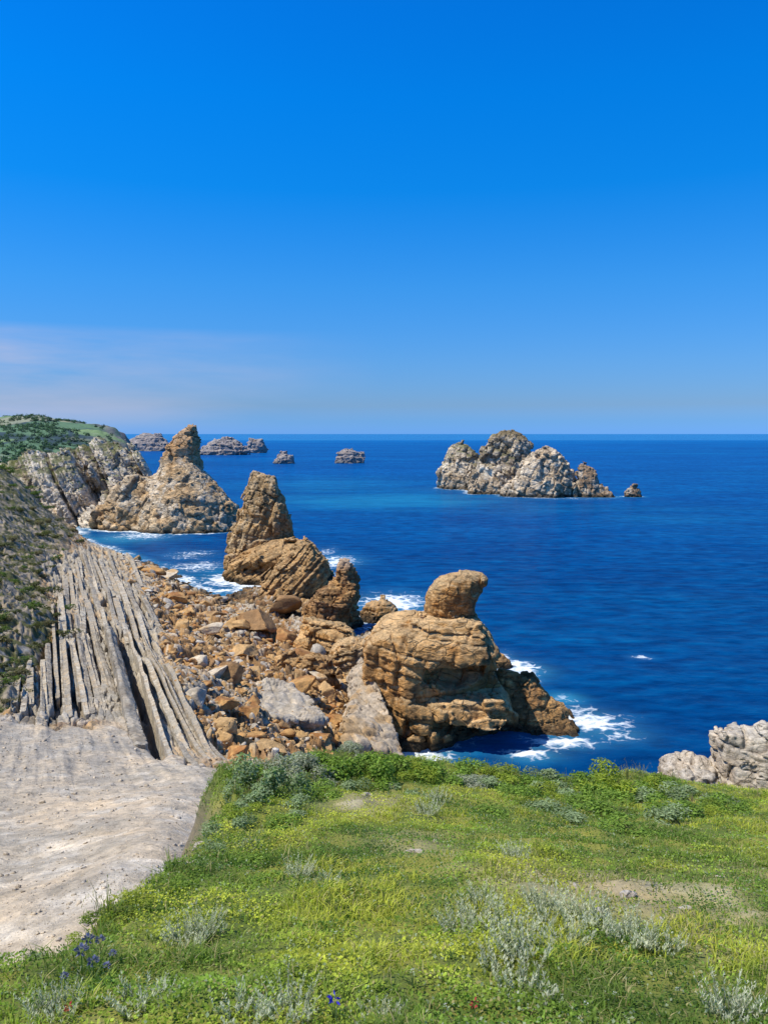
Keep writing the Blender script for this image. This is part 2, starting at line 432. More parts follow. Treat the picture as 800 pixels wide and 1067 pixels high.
def build_shore():
    pxs = np.concatenate([np.linspace(-1000, -340, 24), np.linspace(-330, -16, 70), np.linspace(-14, 440, 440), np.linspace(444, 900, 60)])
    D = np.concatenate([np.exp(np.linspace(math.log(2.2), math.log(6.4), 30)), np.exp(np.linspace(math.log(6.5), math.log(27.9), 210)), np.exp(np.linspace(math.log(28), math.log(170), 900)), np.exp(np.linspace(math.log(170.6), math.log(290), 110))])
    nu, nv = len(pxs), len(D)
    A, DD = np.meshgrid((pxs - 400) / FPX, D, indexing='ij')
    x = (A * DD).ravel(); y = DD.ravel()
    z = shore_base(x, y)
    g, b, h, px, py = shore_zones(x, y, z)
    r = np.clip(1 - g - b - h, 0, 1)
    land = sstep(-3.5, .5, z)
    c, s = bed_coords(x, y)
    zz = 0 * x
    # gravel: slow swells, small ribs of bed showing through
    zg = .25 * fbm(x / 5, y / 5, zz, 4) + .07 * fbm(x / .8, y / 1.0, zz + 5, 4) + sstep(14, 32, y) * .22 * np.maximum(-.2, fbm(c / .7, s / 9, zz + 2, 4))
    # beds: long slabs of unequal height and worn gaps
    wv = .35 * fbm(x / 5, y / 5, zz + 9, 3)
    def vor(m, *a):
        I = np.nonzero(m > .004)[0]; out = [np.full(len(m), v, F32) for v in (.5, 1., .5, 0, 0)]
        for o_, v in zip(out, voronoi(*[q[I] for q in a], .95, True)): o_[I] = v
        return out
    f1, f2, cid, lx, ly = vor(b, c / .62 + wv, s / 7, zz + .5)
    e1, e2, cid2, l2, m2 = vor(np.maximum(b, h), c / .30 + wv, s / 2.2 + 5, zz + 7.5)
    zb = .85 * (cid - .6) + .4 * (cid2 - .5) - .5 * sstep(.14, .0, f2 - f1) - .2 * sstep(.12, 0, e2 - e1) + .45 * lx * (frac(cid * 57.3) - .3) + .16 * fbm(x / .8, y / .8, zz, 4)
    # rockfall: tilted blocks of three sizes
    q1, q2, qid, ax, ay = vor(r, x / 3.6, y / 4.4, zz + 1.5)
    p1, p2, pid, bx, by = vor(r, x / 1.25 + .3 * fbm(x / 2, y / 2, zz, 2), y / 1.6, zz + 3.5)
    t1, t2, tid, cx_, cy_ = vor(r, x / .5, y / .62, zz + 6.5)
    tilt = lambda k, a, b: (frac(k * 57.31) - .5) * a + (frac(k * 131.7) - .5) * b
    zr = 1.0 * (qid - .5) + 1.2 * tilt(qid, ax, ay) + .5 * (pid - .5) + .9 * tilt(pid, bx, by) - .4 * sstep(.22, .0, p2 - p1) + .13 * (tid - .5) + .3 * tilt(tid, cx_, cy_) - .10 * sstep(.25, 0, t2 - t1) + .4 * fbm(x / 6, y / 6, zz, 4)
    zh = 1.3 * fbm(x / 9, y / 12, zz, 4) + .8 * fbm(x / 1.6, y / 2.2, zz + 4, 4) + .5 * (e1 < .4) * (cid2 - .5)
    near = sstep(20, 34, y)
    ta = np.clip((py - 655) / (792 - 655), 0, 1); trench = np.exp(-((px - (122 + ta * 46)) / (2.2 + 4.5 * ta)) ** 2) * sstep(650, 675, py) * sstep(798, 768, py)
    z = z - 1.5 * trench * near
    fade = sstep(0, 9, np.maximum(0, -(py - 745)))
    z2 = z + g * zg + near * (b * zb * (.35 + .65 * fade) + r * zr * land + h * zh)
    V = np.stack([x, y, z2], 1)
    F = grid_faces(nu, nv)
    # colours
    n = fbm(x / 4, y / 4, z2 / 3, 5); m = fbm(x / .8, y / .8, z2 / .8, 4)
    cg = np.tile(np.array([.575, .475, .345]), (len(x), 1))
    cg = mixc(cg, (.44, .385, .30), sstep(-.1, .5, n)); cg = mixc(cg, (.64, .58, .48), sstep(.0, .5, m) * .8); cg = mixc(cg, (.36, .315, .245), sstep(.1, .6, fbm(x / .35, y / .45, zz + 3, 4)) * .7)
    up = sstep(870, 770, py)
    cg = mixc(cg, (.36, .33, .28), up * .75 * sstep(-.3, .4, fbm(c / .6, s / 5, zz, 3) + .1))
    cb = np.tile(np.array((.36, .325, .265)), (len(x), 1))
    cb = mixc(cb, (.50, .45, .37), sstep(.6, .95, cid2) * .8); cb = mixc(cb, (.25, .215, .165), sstep(.4, .05, cid)); cb = mixc(cb, TAN, sstep(0, .5, n) * .5)
    cb = mixc(cb, (.13, .11, .085), sstep(-.35, -1.0, zb) * .75)
    cr = np.tile(np.array(TAN), (len(x), 1))
    cr = mixc(cr, ORANGE, sstep(.45, .6, pid)); cr = mixc(cr, BROWN, sstep(.72, .8, pid)); cr = mixc(cr, (.46, .41, .32), sstep(.82, .9, qid) * .8); cr = mixc(cr, PALE, (tid > .82) * .7); cr = mixc(cr, RUST, (tid < .12) * .7)
    cr = mixc(cr, DARK, sstep(.12, .02, p2 - p1) * .75); cr = mixc(cr, DARK, sstep(.12, .02, t2 - t1) * .45); cr = mixc(cr, ORANGE, sstep(.1, .6, n) * .5)
    ch = np.tile(np.array(OLIVE), (len(x), 1))
    ch = mixc(ch, SOIL, sstep(-.2, .15, m + .4 * n)); ch = mixc(ch, GREY, sstep(.35, .6, m - .3 * n) * .8)
    ch = mixc(ch, (.09, .12, .03), sstep(.1, .5, n) * sstep(560, 500, py) * .8)
    col = cg * g[:, None] + cb * b[:, None] + cr * r[:, None] + ch * h[:, None]
    wet = sstep(1.6, .5, z2 + .8 * m)
    col = mixc(col, WET, wet * .9)
    global SHORE_V; SHORE_V = V
    w = np.abs(V[:, 2]) < .3; WATERLINE.append(V[w][:, :2])
    me = make_mesh('rocky_shore', V, F, col, True, M['ground_rock'])
    o = tag(obj('rocky_shore', me), kind='structure')
    return o

# ------------------------------------------------------------------ sculpted rocks
WATERLINE = []

class Piece:
    """a standing mass of rock described by its outline (photo row, left, right) at forward distance D"""
    def __init__(s, prof, D, dr=.8, p=2.6, lean=0., bot=-2.5, dy=0., sub=False):
        s.D, s.p, s.lean, s.bot, s.sub = D, p, lean, bot, sub
        z, l, r = [], [], []
        for py, a, b in prof:
            xa, _, za = unproject(a, py, D); xb, _, _ = unproject(b, py, D)
            z.append(float(za)); l.append(float(xa)); r.append(float(xb))
        o = np.argsort(z); s.z = np.array(z)[o]; l = np.array(l)[o]; r = np.array(r)[o]
        s.cx = (l + r) / 2; s.hw = (r - l) / 2; s.hd = np.maximum(s.hw * dr, .01)
        s.top = s.z[-1]; s.cy = D + dy
        s.lo = (l.min(), s.cy - s.hd.max() - abs(lean) * (s.top - s.z[0]), max(bot, -3))
        s.hi = (r.max(), s.cy + s.hd.max() + abs(lean) * (s.top - s.z[0]), s.top)
    def field(s, X, Y, Z):
        z1 = Z[0, 0, :]
        cx = np.interp(z1, s.z, s.cx)[None, None]; hw = np.interp(z1, s.z, s.hw)[None, None]; hd = np.interp(z1, s.z, s.hd)[None, None]
        cy = s.cy + s.lean * (z1 - s.z[0])[None, None]
        r = (np.abs((X - cx) / hw) ** s.p + np.abs((Y - cy) / hd) ** s.p) ** (1 / s.p)
        d = (r - 1) * np.minimum(hw, hd)
        d = np.maximum(d, Z - s.top)
        return np.maximum(d, s.bot - Z)

class Cut:
    """an ellipsoidal hollow"""
    def __init__(s, px, py, D, rx, ry, rz):
        s.c = [float(v) for v in unproject(px, py, D)]; s.r = (rx, ry, rz); s.sub = True
    def field(s, X, Y, Z):
        q = np.sqrt(((X - s.c[0]) / s.r[0]) ** 2 + ((Y - s.c[1]) / s.r[1]) ** 2 + ((Z - s.c[2]) / s.r[2]) ** 2)
        return (q - 1) * min(s.r)

class Planes:
    """cut everything outside a half space through a photo point, only where the mask piece is"""
    def __init__(s, px, py, D, n, zlo=-99, zhi=99):
        s.c = [float(v) for v in unproject(px, py, D)]; n = np.array(n, float); s.n = n / np.linalg.norm(n); s.z = (zlo, zhi)
    def field(s, X, Y, Z):
        d = (X - s.c[0]) * s.n[0] + (Y - s.c[1]) * s.n[1] + (Z - s.c[2]) * s.n[2]
        return np.minimum(np.minimum(d, Z - s.z[0]), s.z[1] - Z)

def largest_piece(V, F):
    lab = np.arange(len(V))
    for _ in range(200):
        m = lab[F].min(1); new = lab.copy()
        for k in range(F.shape[1]): np.minimum.at(new, F[:, k], m)
        new = new[new]
        if (new == lab).all(): break
        lab = new
    keep = lab == np.bincount(lab, minlength=len(V)).argmax()
    idx = np.cumsum(keep) - 1
    return V[keep], idx[F[keep[F[:, 0]]]]

def sculpt(name, pieces, h, size, bed=(0, 0, 1), aniso=(1, 1, .45), facet=.9, crack=.5, rough=.35, k=.4, seed=0, cuts=(), planes=(), fine=.5, streak=0., vw=.25, tilt=.35, layer=0.):
    """size: metres of the typical joint block"""
    lo = np.min([p.lo for p in pieces], 0) - size * .5 - 2 * h; hi = np.max([p.hi for p in pieces], 0) + size * .5 + 2 * h
    n = np.ceil((hi - lo) / h).astype(int) + 1
    xs = (lo[0] + h * np.arange(n[0])).astype(F32); ys = (lo[1] + h * np.arange(n[1])).astype(F32); zs = (lo[2] + h * np.arange(n[2])).astype(F32)
    X, Y, Z = xs[:, None, None], ys[None, :, None], zs[None, None, :]
    f = None
    for p in pieces:
        d = p.field(X, Y, Z).astype(F32)
        if f is None: f = d
        else:
            kk = k * size
            t = np.clip(.5 + .5 * (f - d) / kk, 0, 1); f = f + (d - f) * t - kk * t * (1 - t)
    for q in planes: f = np.maximum(f, q.field(X, Y, Z).astype(F32))
    for q in cuts: f = np.maximum(f, -q.field(X, Y, Z).astype(F32))
    band = np.abs(f) < size * .85
    I = np.nonzero(band)
    x, y, z = xs[I[0]], ys[I[1]], zs[I[2]]
    b = np.array(bed, float); b /= np.linalg.norm(b)
    a1 = np.cross(b, (0.31, .95, .05) if abs(b[1]) < .9 else (1, 0, 0)); a1 /= np.linalg.norm(a1); a2 = np.cross(b, a1)
    o = seed * 7.31
    b, a1, a2 = b.astype(F32), a1.astype(F32), a2.astype(F32)
    def joints(x, y, z):
        w = .22 * fbm(x / size / 1.6, y / size / 1.6, z / size / 1.6 + o, 3)
        u = (x * a1[0] + y * a1[1] + z * a1[2]) / (size * aniso[0]) + w + o
        v = (x * a2[0] + y * a2[1] + z * a2[2]) / (size * aniso[1]) - w
        t = (x * b[0] + y * b[1] + z * b[2]) / (size * aniso[2]) + 1.3 * w
        return u, v, t
    u, v, t = joints(x, y, z); w0 = fbm(x / size, y / size, z / size, 2)
    val, ed, _ = blocks(u, v, t, seed)
    val2, ed2, _ = blocks(u * 2.2 + 3, v * 2.4, t * 2.1 + .4, seed + 2)
    dd = facet * size * (.42 * (val - .5) + .20 * (val2 - .5))
    dd += crack * size * (.28 * sstep(.09, 0, ed) + .12 * sstep(.10, 0, ed2))
    for s_, k_, q in ((2.2, 2.2, (x, y, z)), (1.0, .7, (z, x, y))):
        h1, h2, hid, lx, ly = voronoi(q[0] / (size * s_) + o, q[1] / (size * s_) + .2 * w0, q[2] / (size * s_), 1, True)
        dd += tilt * size * k_ * 1.25 * ((frac(hid * 57.31) - .5) * lx + (frac(hid * 131.7) - .5) * ly)
        dd += crack * size * .10 * k_ * sstep(.07, 0, h2 - h1) + (facet * size * vw * (hid - .5) if s_ > 2 else 0)
    dd += rough * size * (.30 * fbm(x / size, y / size, z / size + o, 5) - .10 * fbm(x / size * .8 + 9, y / size * .8, z / size * .8 + o, 3, ridged=True))
    if layer:
        lt = t * 1.7; L = np.floor(lt).astype(np.int32); dd += layer * size * ((_hash(L, L * 0 + 11, L * 0 + seed, 0) - .5) + .35 * (frac(lt) - .5))
    if streak: dd += streak * size * fbm(u * 3.2, v * 3.2, z / size / 2.2, 4)
    f[I] += dd.astype(F32)
    V, Fq = largest_piece(*surface_nets(f, lo, h))
    Nn = normals(V, Fq)
    x, y, z = V.T.astype(F32)
    fn = fbm(x / (h * 3.2), y / (h * 3.2), z / (h * 2.2) + o, 3)
    fr = fbm(x / (h * 9) + 3, y / (h * 9), z / (h * 6) + o, 3, ridged=True)
    V = V - Nn * (fine * h * (fn - .7 * fr))[:, None]
    # per-vertex joint data for colouring
    u, v, t = joints(x, y, z)
    val, ed, _ = blocks(u, v, t, seed)
    f1, f2, cid = voronoi(u * .75 + 5, v * .75, t * .6)
    n1 = fbm(x / size / 1.5, y / size / 1.5, z / size / 1.5 + o + 4, 4); n2 = fbm(x / size * 2.5, y / size * 2.5, z / size * 2.5 + o, 4)
    return V, Fq, dict(N=Nn, edge=np.minimum(ed, .8 * (f2 - f1)), cid=.5 * cid + .5 * val, n1=n1, n2=n2, x=x, y=y, z=z, fn=fn, t=t)

def rock_colour(d, base, alt, dark=DARK, top=None, topamt=.0, wetz=1.2, altbias=0., third=None):
    c = np.tile(np.array(base), (len(d['x']), 1))
    c = mixc(c, alt, sstep(-.12, .3, d['n1'] + altbias + .3 * (d['cid'] - .5)))
    if third is not None: c = mixc(c, third, sstep(.58, .7, d['cid'] + .25 * d['n2']) * .75)
    c = mixc(c, dark, sstep(.06, .0, d['edge']) * .6)
    c = mixc(c, dark, sstep(.1, .6, -d['n2']) * .45)
    c = mixc(c, dark, sstep(.15, .55, fbm(d['x'] / 1.1, d['y'] / 1.1, d['z'] / 4.5, 4)) * .45)
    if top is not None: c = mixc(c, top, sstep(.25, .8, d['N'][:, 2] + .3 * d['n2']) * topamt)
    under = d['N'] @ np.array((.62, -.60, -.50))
    c = mixc(c, c.mean(0) * .35, sstep(.45, .85, under + .15 * d['n1']) * .4)      # shade painted into the colour of overhangs and faces turned from the sun
    c = c * (1 + .25 * d['n2'])[:, None]
    c = mixc(c, WET, sstep(wetz + .5, wetz - .5, d['z'] + wetz * .5 * d['n1']) * .9)
    return c

def hero(name, label, cat, group, mat, colour, *a, **kw):
    V, Fq, d = sculpt(name, *a, **kw)
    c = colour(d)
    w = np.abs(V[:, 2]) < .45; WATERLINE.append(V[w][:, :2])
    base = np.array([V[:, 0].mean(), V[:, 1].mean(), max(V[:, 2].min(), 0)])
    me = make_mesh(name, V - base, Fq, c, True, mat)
    o = obj(name, me, loc=base)
    return tag(o, label, cat, group)
M = {}
M['ground_rock'] = rock_material('shore_rock', .7, .5, grit=4.5)
M['rock'] = rock_material('stack_rock', 1.2, .8, var=.36, cracks=.55, gain=1.3, pit=.25, tone=(1.04, .95, .81))
M['far_rock'] = rock_material('island_rock', 3.2, .85, var=.36, cracks=.4, gain=1.62, tone=(1.03, .98, .90))
M['pale_rock'] = rock_material('limestone', .22, .6, var=.28, cracks=.6)

def build_heroes():
    warm = lambda d: rock_colour(d, TAN, ORANGE, third=BROWN, altbias=.0, top=(.45, .36, .25), topamt=.5)
    # --- the perched rock on its great block
    hero('perched_rock', 'beak-shaped tan boulder perched on top of the big block at the water', 'rock', None, M['rock'],
         lambda d: rock_colour(d, (.45, .30, .145), (.45, .25, .09), top=(.52, .41, .26), topamt=.7, altbias=-.1),
         [Piece([(596, 479, 497), (598, 468, 503), (602, 459, 507), (607, 452, 507), (613, 447, 503), (622, 443, 498), (634, 441, 494), (648, 442, 490), (666, 443, 489)], 78, .75, 2.3, bot=unproject(470, 668, 78)[2])],
         .09, 1.2, aniso=(1.5, 1.5, .9), facet=.15, crack=.15, rough=.25, streak=.05, tilt=.22, seed=1,
         planes=[Planes(468, 616, 74.6, (.42, -.84, -.34), -9, 12.9)], cuts=[Cut(480, 642, 74.9, 1.5, 1.5, 1.2), Cut(506, 636, 77.5, .9, 1.6, 1.0)])
    hero('rock_block', 'huge square orange-brown block with shadowed hollows under the perched boulder', 'rock', None, M['rock'],
         lambda d: rock_colour(d, (.54, .335, .145), (.46, .25, .09), third=TAN, top=(.58, .45, .28), topamt=.7, wetz=1.0),
         [Piece([(643, 418, 494), (650, 402, 503), (660, 391, 509), (672, 384, 513), (700, 381, 515), (720, 384, 524), (745, 394, 537), (770, 402, 545), (805, 408, 552)], 77.5, .95, 7, bot=-2),
          Piece([(652, 436, 496), (660, 424, 505), (668, 420, 506)], 75.5, .9, 4, bot=unproject(460, 674, 75.5)[2])],
         .14, 3.2, bed=(.12, -.1, 1), aniso=(1.4, 1.4, .6), facet=.16, crack=.26, rough=.14, streak=.10, vw=.15, tilt=.24, layer=.10, seed=2,
         planes=[Planes(440, 700, 70.2, (-.60, -.80, .08)), Planes(446, 700, 71.4, (.50, -.84, -.20), 4.5, 8.6), Planes(442, 730, 69.8, (.34, -.92, .14), 2.9, 4.6), Planes(440, 762, 70.6, (.46, -.86, -.20), -9, 3.0)],
         cuts=[Cut(478, 702, 73.6, 3.3, 3.2, 1.7), Cut(484, 758, 72.6, 3.9, 2.4, 1.3)])
    hero('rock_spur', 'low jagged tan spur running into the surf beside the big block', 'rock', None, M['rock'],
         lambda d: rock_colour(d, (.46, .29, .13), BROWN, third=TAN, wetz=.9),
         [Piece([(698, 520, 540), (708, 514, 554), (722, 512, 568), (738, 510, 584), (752, 510, 597), (768, 512, 604), (785, 512, 604)], 79, .8, 2.6, bot=-2)],
         .12, 1.7, aniso=(1.2, 1.2, .6), facet=.55, crack=.5, rough=.4, tilt=.5, seed=3, cuts=[Cut(548, 742, 73.2, 1.1, 1.4, 1.4)])
    hero('surf_rock', 'flat brown rock awash behind the right side of the big block', 'rock', None, M['rock'],
         lambda d: rock_colour(d, TAN, BROWN, third=ORANGE, wetz=.8),
         [Piece([(680, 508, 520), (688, 506, 534), (698, 506, 542), (712, 505, 545)], 98, .6, 2.4, bot=-2)], .15, 1.5, aniso=(1.2, 1.2, .6), facet=.5, crack=.4, rough=.4, seed=31)
    hero('surf_rock', 'low tan rock shelf in white surf at the tip of the spur', 'rock', None, M['rock'],
         lambda d: rock_colour(d, (.46, .29, .13), BROWN, third=TAN, wetz=.6),
         [Piece([(753, 560, 590), (762, 540, 606), (776, 530, 612)], 77, .7, 2.4, bot=-2)], .13, 1.4, aniso=(1.2, 1.2, .6), facet=.5, crack=.4, rough=.4, seed=32)
    # --- pinnacle and its plinth
    hero('rock_pinnacle', 'tall pointed tan pinnacle standing above the cove', 'rock', None, M['rock'],
         lambda d: rock_colour(d, (.45, .325, .175), (.42, .26, .11), third=(.50, .43, .31), top=(.50, .43, .32), topamt=.5),
         [Piece([(491, 264, 271), (496, 261, 280), (502, 259, 287), (512, 257, 292), (522, 254, 297), (535, 250, 301), (548, 246, 304), (560, 241, 305), (572, 237, 305), (584, 236, 304)], 166, .8, 2.5, bot=2)],
         .17, 2.0, bed=(.35, .2, 1), aniso=(.9, .9, 1.6), facet=.3, crack=.4, rough=.3, streak=.2, vw=.2, tilt=.5, seed=4, planes=[Planes(283, 540, 161.5, (.62, -.76, -.14))])
    hero('rock_plinth', 'brown rock shelf with a dark hollow directly under the tall pinnacle', 'rock', None, M['rock'],
         lambda d: rock_colour(d, TAN, (.36, .22, .10), third=ORANGE, top=(.48, .37, .23), topamt=.5),
         [Piece([(563, 285, 318), (568, 270, 326), (576, 252, 333), (585, 240, 338), (596, 238, 342), (612, 238, 346)], 160, .8, 2.8, bot=-2)],
         .18, 2.2, bed=(-.5, .1, .85), aniso=(1.6, 1.6, .5), facet=.3, crack=.45, rough=.25, streak=.1, vw=.2, tilt=.45, layer=.15, seed=5, cuts=[Cut(270, 596, 151.5, 4.6, 4, 1.4)])
    hero('rock_shoulder', 'slanting brown rib of layered rock in front of the tall pinnacle', 'rock', None, M['rock'],
         lambda d: rock_colour(d, (.44, .29, .14), BROWN, third=TAN, top=(.48, .37, .23), topamt=.5),
         [Piece([(568, 306, 326), (574, 300, 332), (584, 292, 338), (600, 278, 342), (618, 266, 343), (636, 256, 342), (668, 250, 340)], 141, .8, 2.8, bot=-2)],
         .16, 2.0, bed=(-.75, .1, .65), aniso=(2.0, 2.0, .45), facet=.3, crack=.45, rough=.2, streak=.08, vw=.15, tilt=.4, layer=.35, seed=7, planes=[Planes(318, 610, 135.6, (.62, -.76, -.16))])
    hero('rock_stack', 'blunt brown stack with a pale pointed top beside the plinth', 'rock', None, M['rock'],
         lambda d: mixc(rock_colour(d, BROWN, (.36, .23, .13), third=TAN), (.45, .36, .29), sstep(9.0, 10.5, d['z'])),
         [Piece([(586, 356, 367), (594, 351, 371), (604, 345, 373), (614, 336, 374), (624, 330, 374)], 118, .9, 2.6, bot=3),
          Piece([(608, 345, 372), (616, 330, 374), (628, 322, 375), (645, 316, 377), (660, 312, 379), (680, 306, 380)], 117, .8, 3, bot=0)],
         .14, 1.8, bed=(.1, -.1, 1), aniso=(1.4, 1.4, .5), facet=.6, crack=.6, rough=.4, vw=.2, tilt=.45, seed=6, planes=[Planes(352, 640, 113.6, (.70, -.68, -.2))])
    hero('ridge_rock', 'orange layered block at the foot of the blunt stack', 'rock', None, M['rock'],
         lambda d: rock_colour(d, ORANGE, TAN, third=BROWN, top=(.55, .42, .25), topamt=.6, wetz=-1),
         [Piece([(648, 322, 350), (656, 314, 362), (672, 309, 367), (706, 304, 370)], 101, .8, 5, bot=0)], .14, 2.0, bed=(.15, .1, 1), aniso=(1.6, 1.6, .6), facet=.3, crack=.4, rough=.2, tilt=.5, layer=.2, seed=33, planes=[Planes(338, 680, 97.5, (.5, -.86, -.1))])
    hero('ridge_rock', 'tan block wedged between the blunt stack and the big block', 'rock', None, M['rock'],
         lambda d: rock_colour(d, TAN, (.55, .45, .32), third=ORANGE, top=(.56, .46, .31), topamt=.6, wetz=-1),
         [Piece([(664, 362, 386), (674, 354, 394), (690, 350, 398), (722, 346, 402)], 93, .8, 5, bot=-1)], .13, 1.9, bed=(-.35, .1, 1), aniso=(1.6, 1.6, .6), facet=.3, crack=.4, rough=.2, tilt=.5, layer=.2, seed=34)
    hero('ridge_rock', 'dark brown slab-sided block above the flat light grey slab', 'rock', None, M['rock'],
         lambda d: rock_colour(d, BROWN, TAN, third=ORANGE, top=(.50, .37, .21), topamt=.5, wetz=-1),
         [Piece([(684, 300, 330), (692, 292, 342), (706, 288, 347), (735, 284, 350)], 82, .7, 5, bot=2)], .12, 1.8, bed=(.3, .1, 1), aniso=(1.6, 1.6, .6), facet=.3, crack=.4, rough=.2, tilt=.5, layer=.2, seed=35, planes=[Planes(315, 710, 79, (.4, -.9, -.12))])
    hero('shore_rock', 'low rounded tan rock with surf behind it, between stack and big block', 'rock', None, M['rock'], warm,
         [Piece([(624, 386, 400), (632, 378, 414), (646, 373, 422), (666, 370, 428)], 124, .7, 2.3, bot=-2)], .18, 1.8, facet=.5, seed=8)
    # --- castle rock across the cove
    hero('headland_rock', 'steep-sided rock tower with a long ridge across the cove', 'rock', None, M['far_rock'],
         lambda d: mixc(rock_colour(d, (.50, .41, .29), (.45, .32, .18), third=(.58, .53, .44), wetz=1.0), (.36, .22, .11), sstep(20, 27, d['z'] + 4 * d['n1']) * .75),
         [Piece([(444, 196, 203), (449, 187, 204), (456, 180, 205), (466, 175, 206), (476, 171, 207), (488, 166, 209), (500, 158, 214)], 250, .9, 2.8, bot=5),
          Piece([(484, 172, 204), (495, 164, 216), (506, 158, 226), (517, 148, 238), (527, 142, 247), (537, 139, 252), (552, 137, 257)], 247, .8, 2.2, bot=-2),
          Piece([(498, 132, 168), (512, 116, 176), (530, 104, 182), (556, 98, 188)], 246, .55, 2.6, bot=-2)],
         .42, 3.6, bed=(.5, .2, 1), aniso=(1, 1, .7), facet=.35, crack=.45, rough=.4, streak=.08, vw=.2, tilt=.36, seed=9)
    # --- left sea cliff of upright beds
    def cliffcol(d):
        c = rock_colour(d, (.47, .435, .375), (.36, .31, .245), third=(.66, .62, .55), wetz=1.0)
        L = np.floor(d['t'] * 1.7).astype(np.int32); hv = _hash(L, L * 0 + 11, L * 0 + 10, 0)
        c = mixc(c, (.66, .62, .55), sstep(.45, .2, hv) * .75); c = mixc(c, (.17, .15, .125), sstep(.75, .85, hv) * .8)
        c = mixc(c, (.075, .10, .03), sstep(.45, .8, d['N'][:, 2] + .35 * d['n1']) * sstep(6, 14, d['z']) * .85)
        return c
    hero('sea_cliff', 'grey cliff of upright rock beds with green top at the cove', 'cliff', None, M['far_rock'], cliffcol,
         [Piece([(474, 20, 62), (480, 8, 80), (492, -20, 92), (510, -40, 99), (530, -50, 104), (560, -55, 108)], 262, .55, 2.6, bot=-2, lean=.15),
          Piece([(460, 92, 122), (468, 70, 134), (478, 62, 146), (495, 60, 154), (520, 58, 158), (558, 56, 162)], 274, .5, 2.6, bot=-2, lean=.15),
          Piece([(500, 112, 122), (515, 104, 128), (535, 90, 140), (556, 82, 150)], 254, .9, 2.4, bot=-2, lean=.2),
          Piece([(512, 124, 140), (530, 118, 148), (548, 112, 168), (558, 110, 176)], 256, .9, 2.4, bot=-2, lean=.2)],
         .5, 4.0, bed=(.86, .28, .42), aniso=(3.2, 3.2, .55), facet=.7, crack=.8, rough=.2, vw=.1, tilt=.2, layer=.75, seed=10)
    # --- the island out at sea
    isl = lambda d: mixc(mixc(rock_colour(d, (.52, .455, .36), (.42, .345, .25), third=(.62, .57, .48), wetz=1.6),
                    (.10, .12, .055), sstep(.35, .8, d['N'][:, 2] + .5 * d['n1']) * sstep(6, 14, d['z']) * sstep(385, 398, d['y']) * .8),
                    (.17, .13, .085), sstep(398, 404, d['y']) * sstep(424, 416, d['y']) * sstep(-.25, .2, d['n1'] + .1) * .75)
    hero('rock_island', 'large rugged grey island with three humps out at sea', 'island', None, M['far_rock'], isl,
         [Piece([(460, 472, 482), (466, 467, 492), (476, 463, 500), (487, 459, 506), (497, 456, 511), (507, 455, 515)], 430, .8, 2.4, bot=-2),
          Piece([(449, 521, 533), (453, 511, 545), (459, 505, 552), (466, 502, 555), (480, 498, 558), (500, 488, 572), (512, 486, 580)], 408, .6, 2.6, bot=-2),
          Piece([(467, 560, 576), (472, 551, 586), (482, 544, 593), (492, 537, 597), (502, 530, 599), (517, 524, 601)], 377, .7, 2.5, bot=-2),
          Piece([(486, 500, 520), (500, 490, 530), (514, 484, 540)], 392, .6, 2.5, bot=-2)],
         .55, 4.6, bed=(.5, .2, 1), aniso=(1.2, 1.2, .9), facet=.5, crack=.8, rough=.4, vw=.2, streak=.15, tilt=.42, k=.12, seed=11)
    hero('sea_stack', 'slim brown pinnacle off the right end of the island', 'rock', None, M['far_rock'],
         lambda d: rock_colour(d, (.30, .22, .15), (.34, .25, .17), third=GREY, wetz=1.6),
         [Piece([(482, 605, 610), (488, 602, 616), (496, 600, 622), (506, 599, 626), (518, 598, 632)], 372, .7, 2.3, bot=-2), Piece([(510, 615, 628), (518, 610, 640)], 370, .6, 2.3, bot=-2)],
         .42, 3.0, aniso=(1, 1, 1.4), facet=.6, rough=.8, seed=12)
    hero('islet', 'tiny brown islet far right of the island', 'islet', None, M['far_rock'],
         lambda d: rock_colour(d, (.30, .22, .15), GREY, wetz=1.2),
         [Piece([(506, 655, 662), (511, 651, 666), (520, 649, 670)], 371, .7, 2.3, bot=-2)], .35, 2.2, seed=13)
    hz = lambda d: mixc(rock_colour(d, (.25, .19, .16), (.30, .26, .23), wetz=2.5), (.30, .33, .38), .40 + 0 * d['z'])  # far rocks, with atmospheric haze blended into their colour
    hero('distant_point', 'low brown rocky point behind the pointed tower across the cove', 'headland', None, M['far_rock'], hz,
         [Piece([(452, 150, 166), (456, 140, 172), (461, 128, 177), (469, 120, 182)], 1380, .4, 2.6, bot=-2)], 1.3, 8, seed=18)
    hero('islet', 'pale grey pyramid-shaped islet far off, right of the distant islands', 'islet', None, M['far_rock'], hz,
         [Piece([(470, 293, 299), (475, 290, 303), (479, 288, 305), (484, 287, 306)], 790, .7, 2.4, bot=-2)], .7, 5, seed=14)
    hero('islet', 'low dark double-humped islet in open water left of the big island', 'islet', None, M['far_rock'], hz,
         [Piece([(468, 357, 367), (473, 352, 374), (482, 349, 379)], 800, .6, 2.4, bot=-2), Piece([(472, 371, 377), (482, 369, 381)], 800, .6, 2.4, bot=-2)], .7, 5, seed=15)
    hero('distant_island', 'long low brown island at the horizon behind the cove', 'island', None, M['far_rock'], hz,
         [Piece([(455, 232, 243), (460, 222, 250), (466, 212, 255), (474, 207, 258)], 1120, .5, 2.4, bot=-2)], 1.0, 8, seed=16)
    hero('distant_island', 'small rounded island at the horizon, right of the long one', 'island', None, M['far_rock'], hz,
         [Piece([(458, 262, 271), (463, 258, 275), (472, 256, 278)], 1230, .6, 2.4, bot=-2)], 1.1, 8, seed=17)

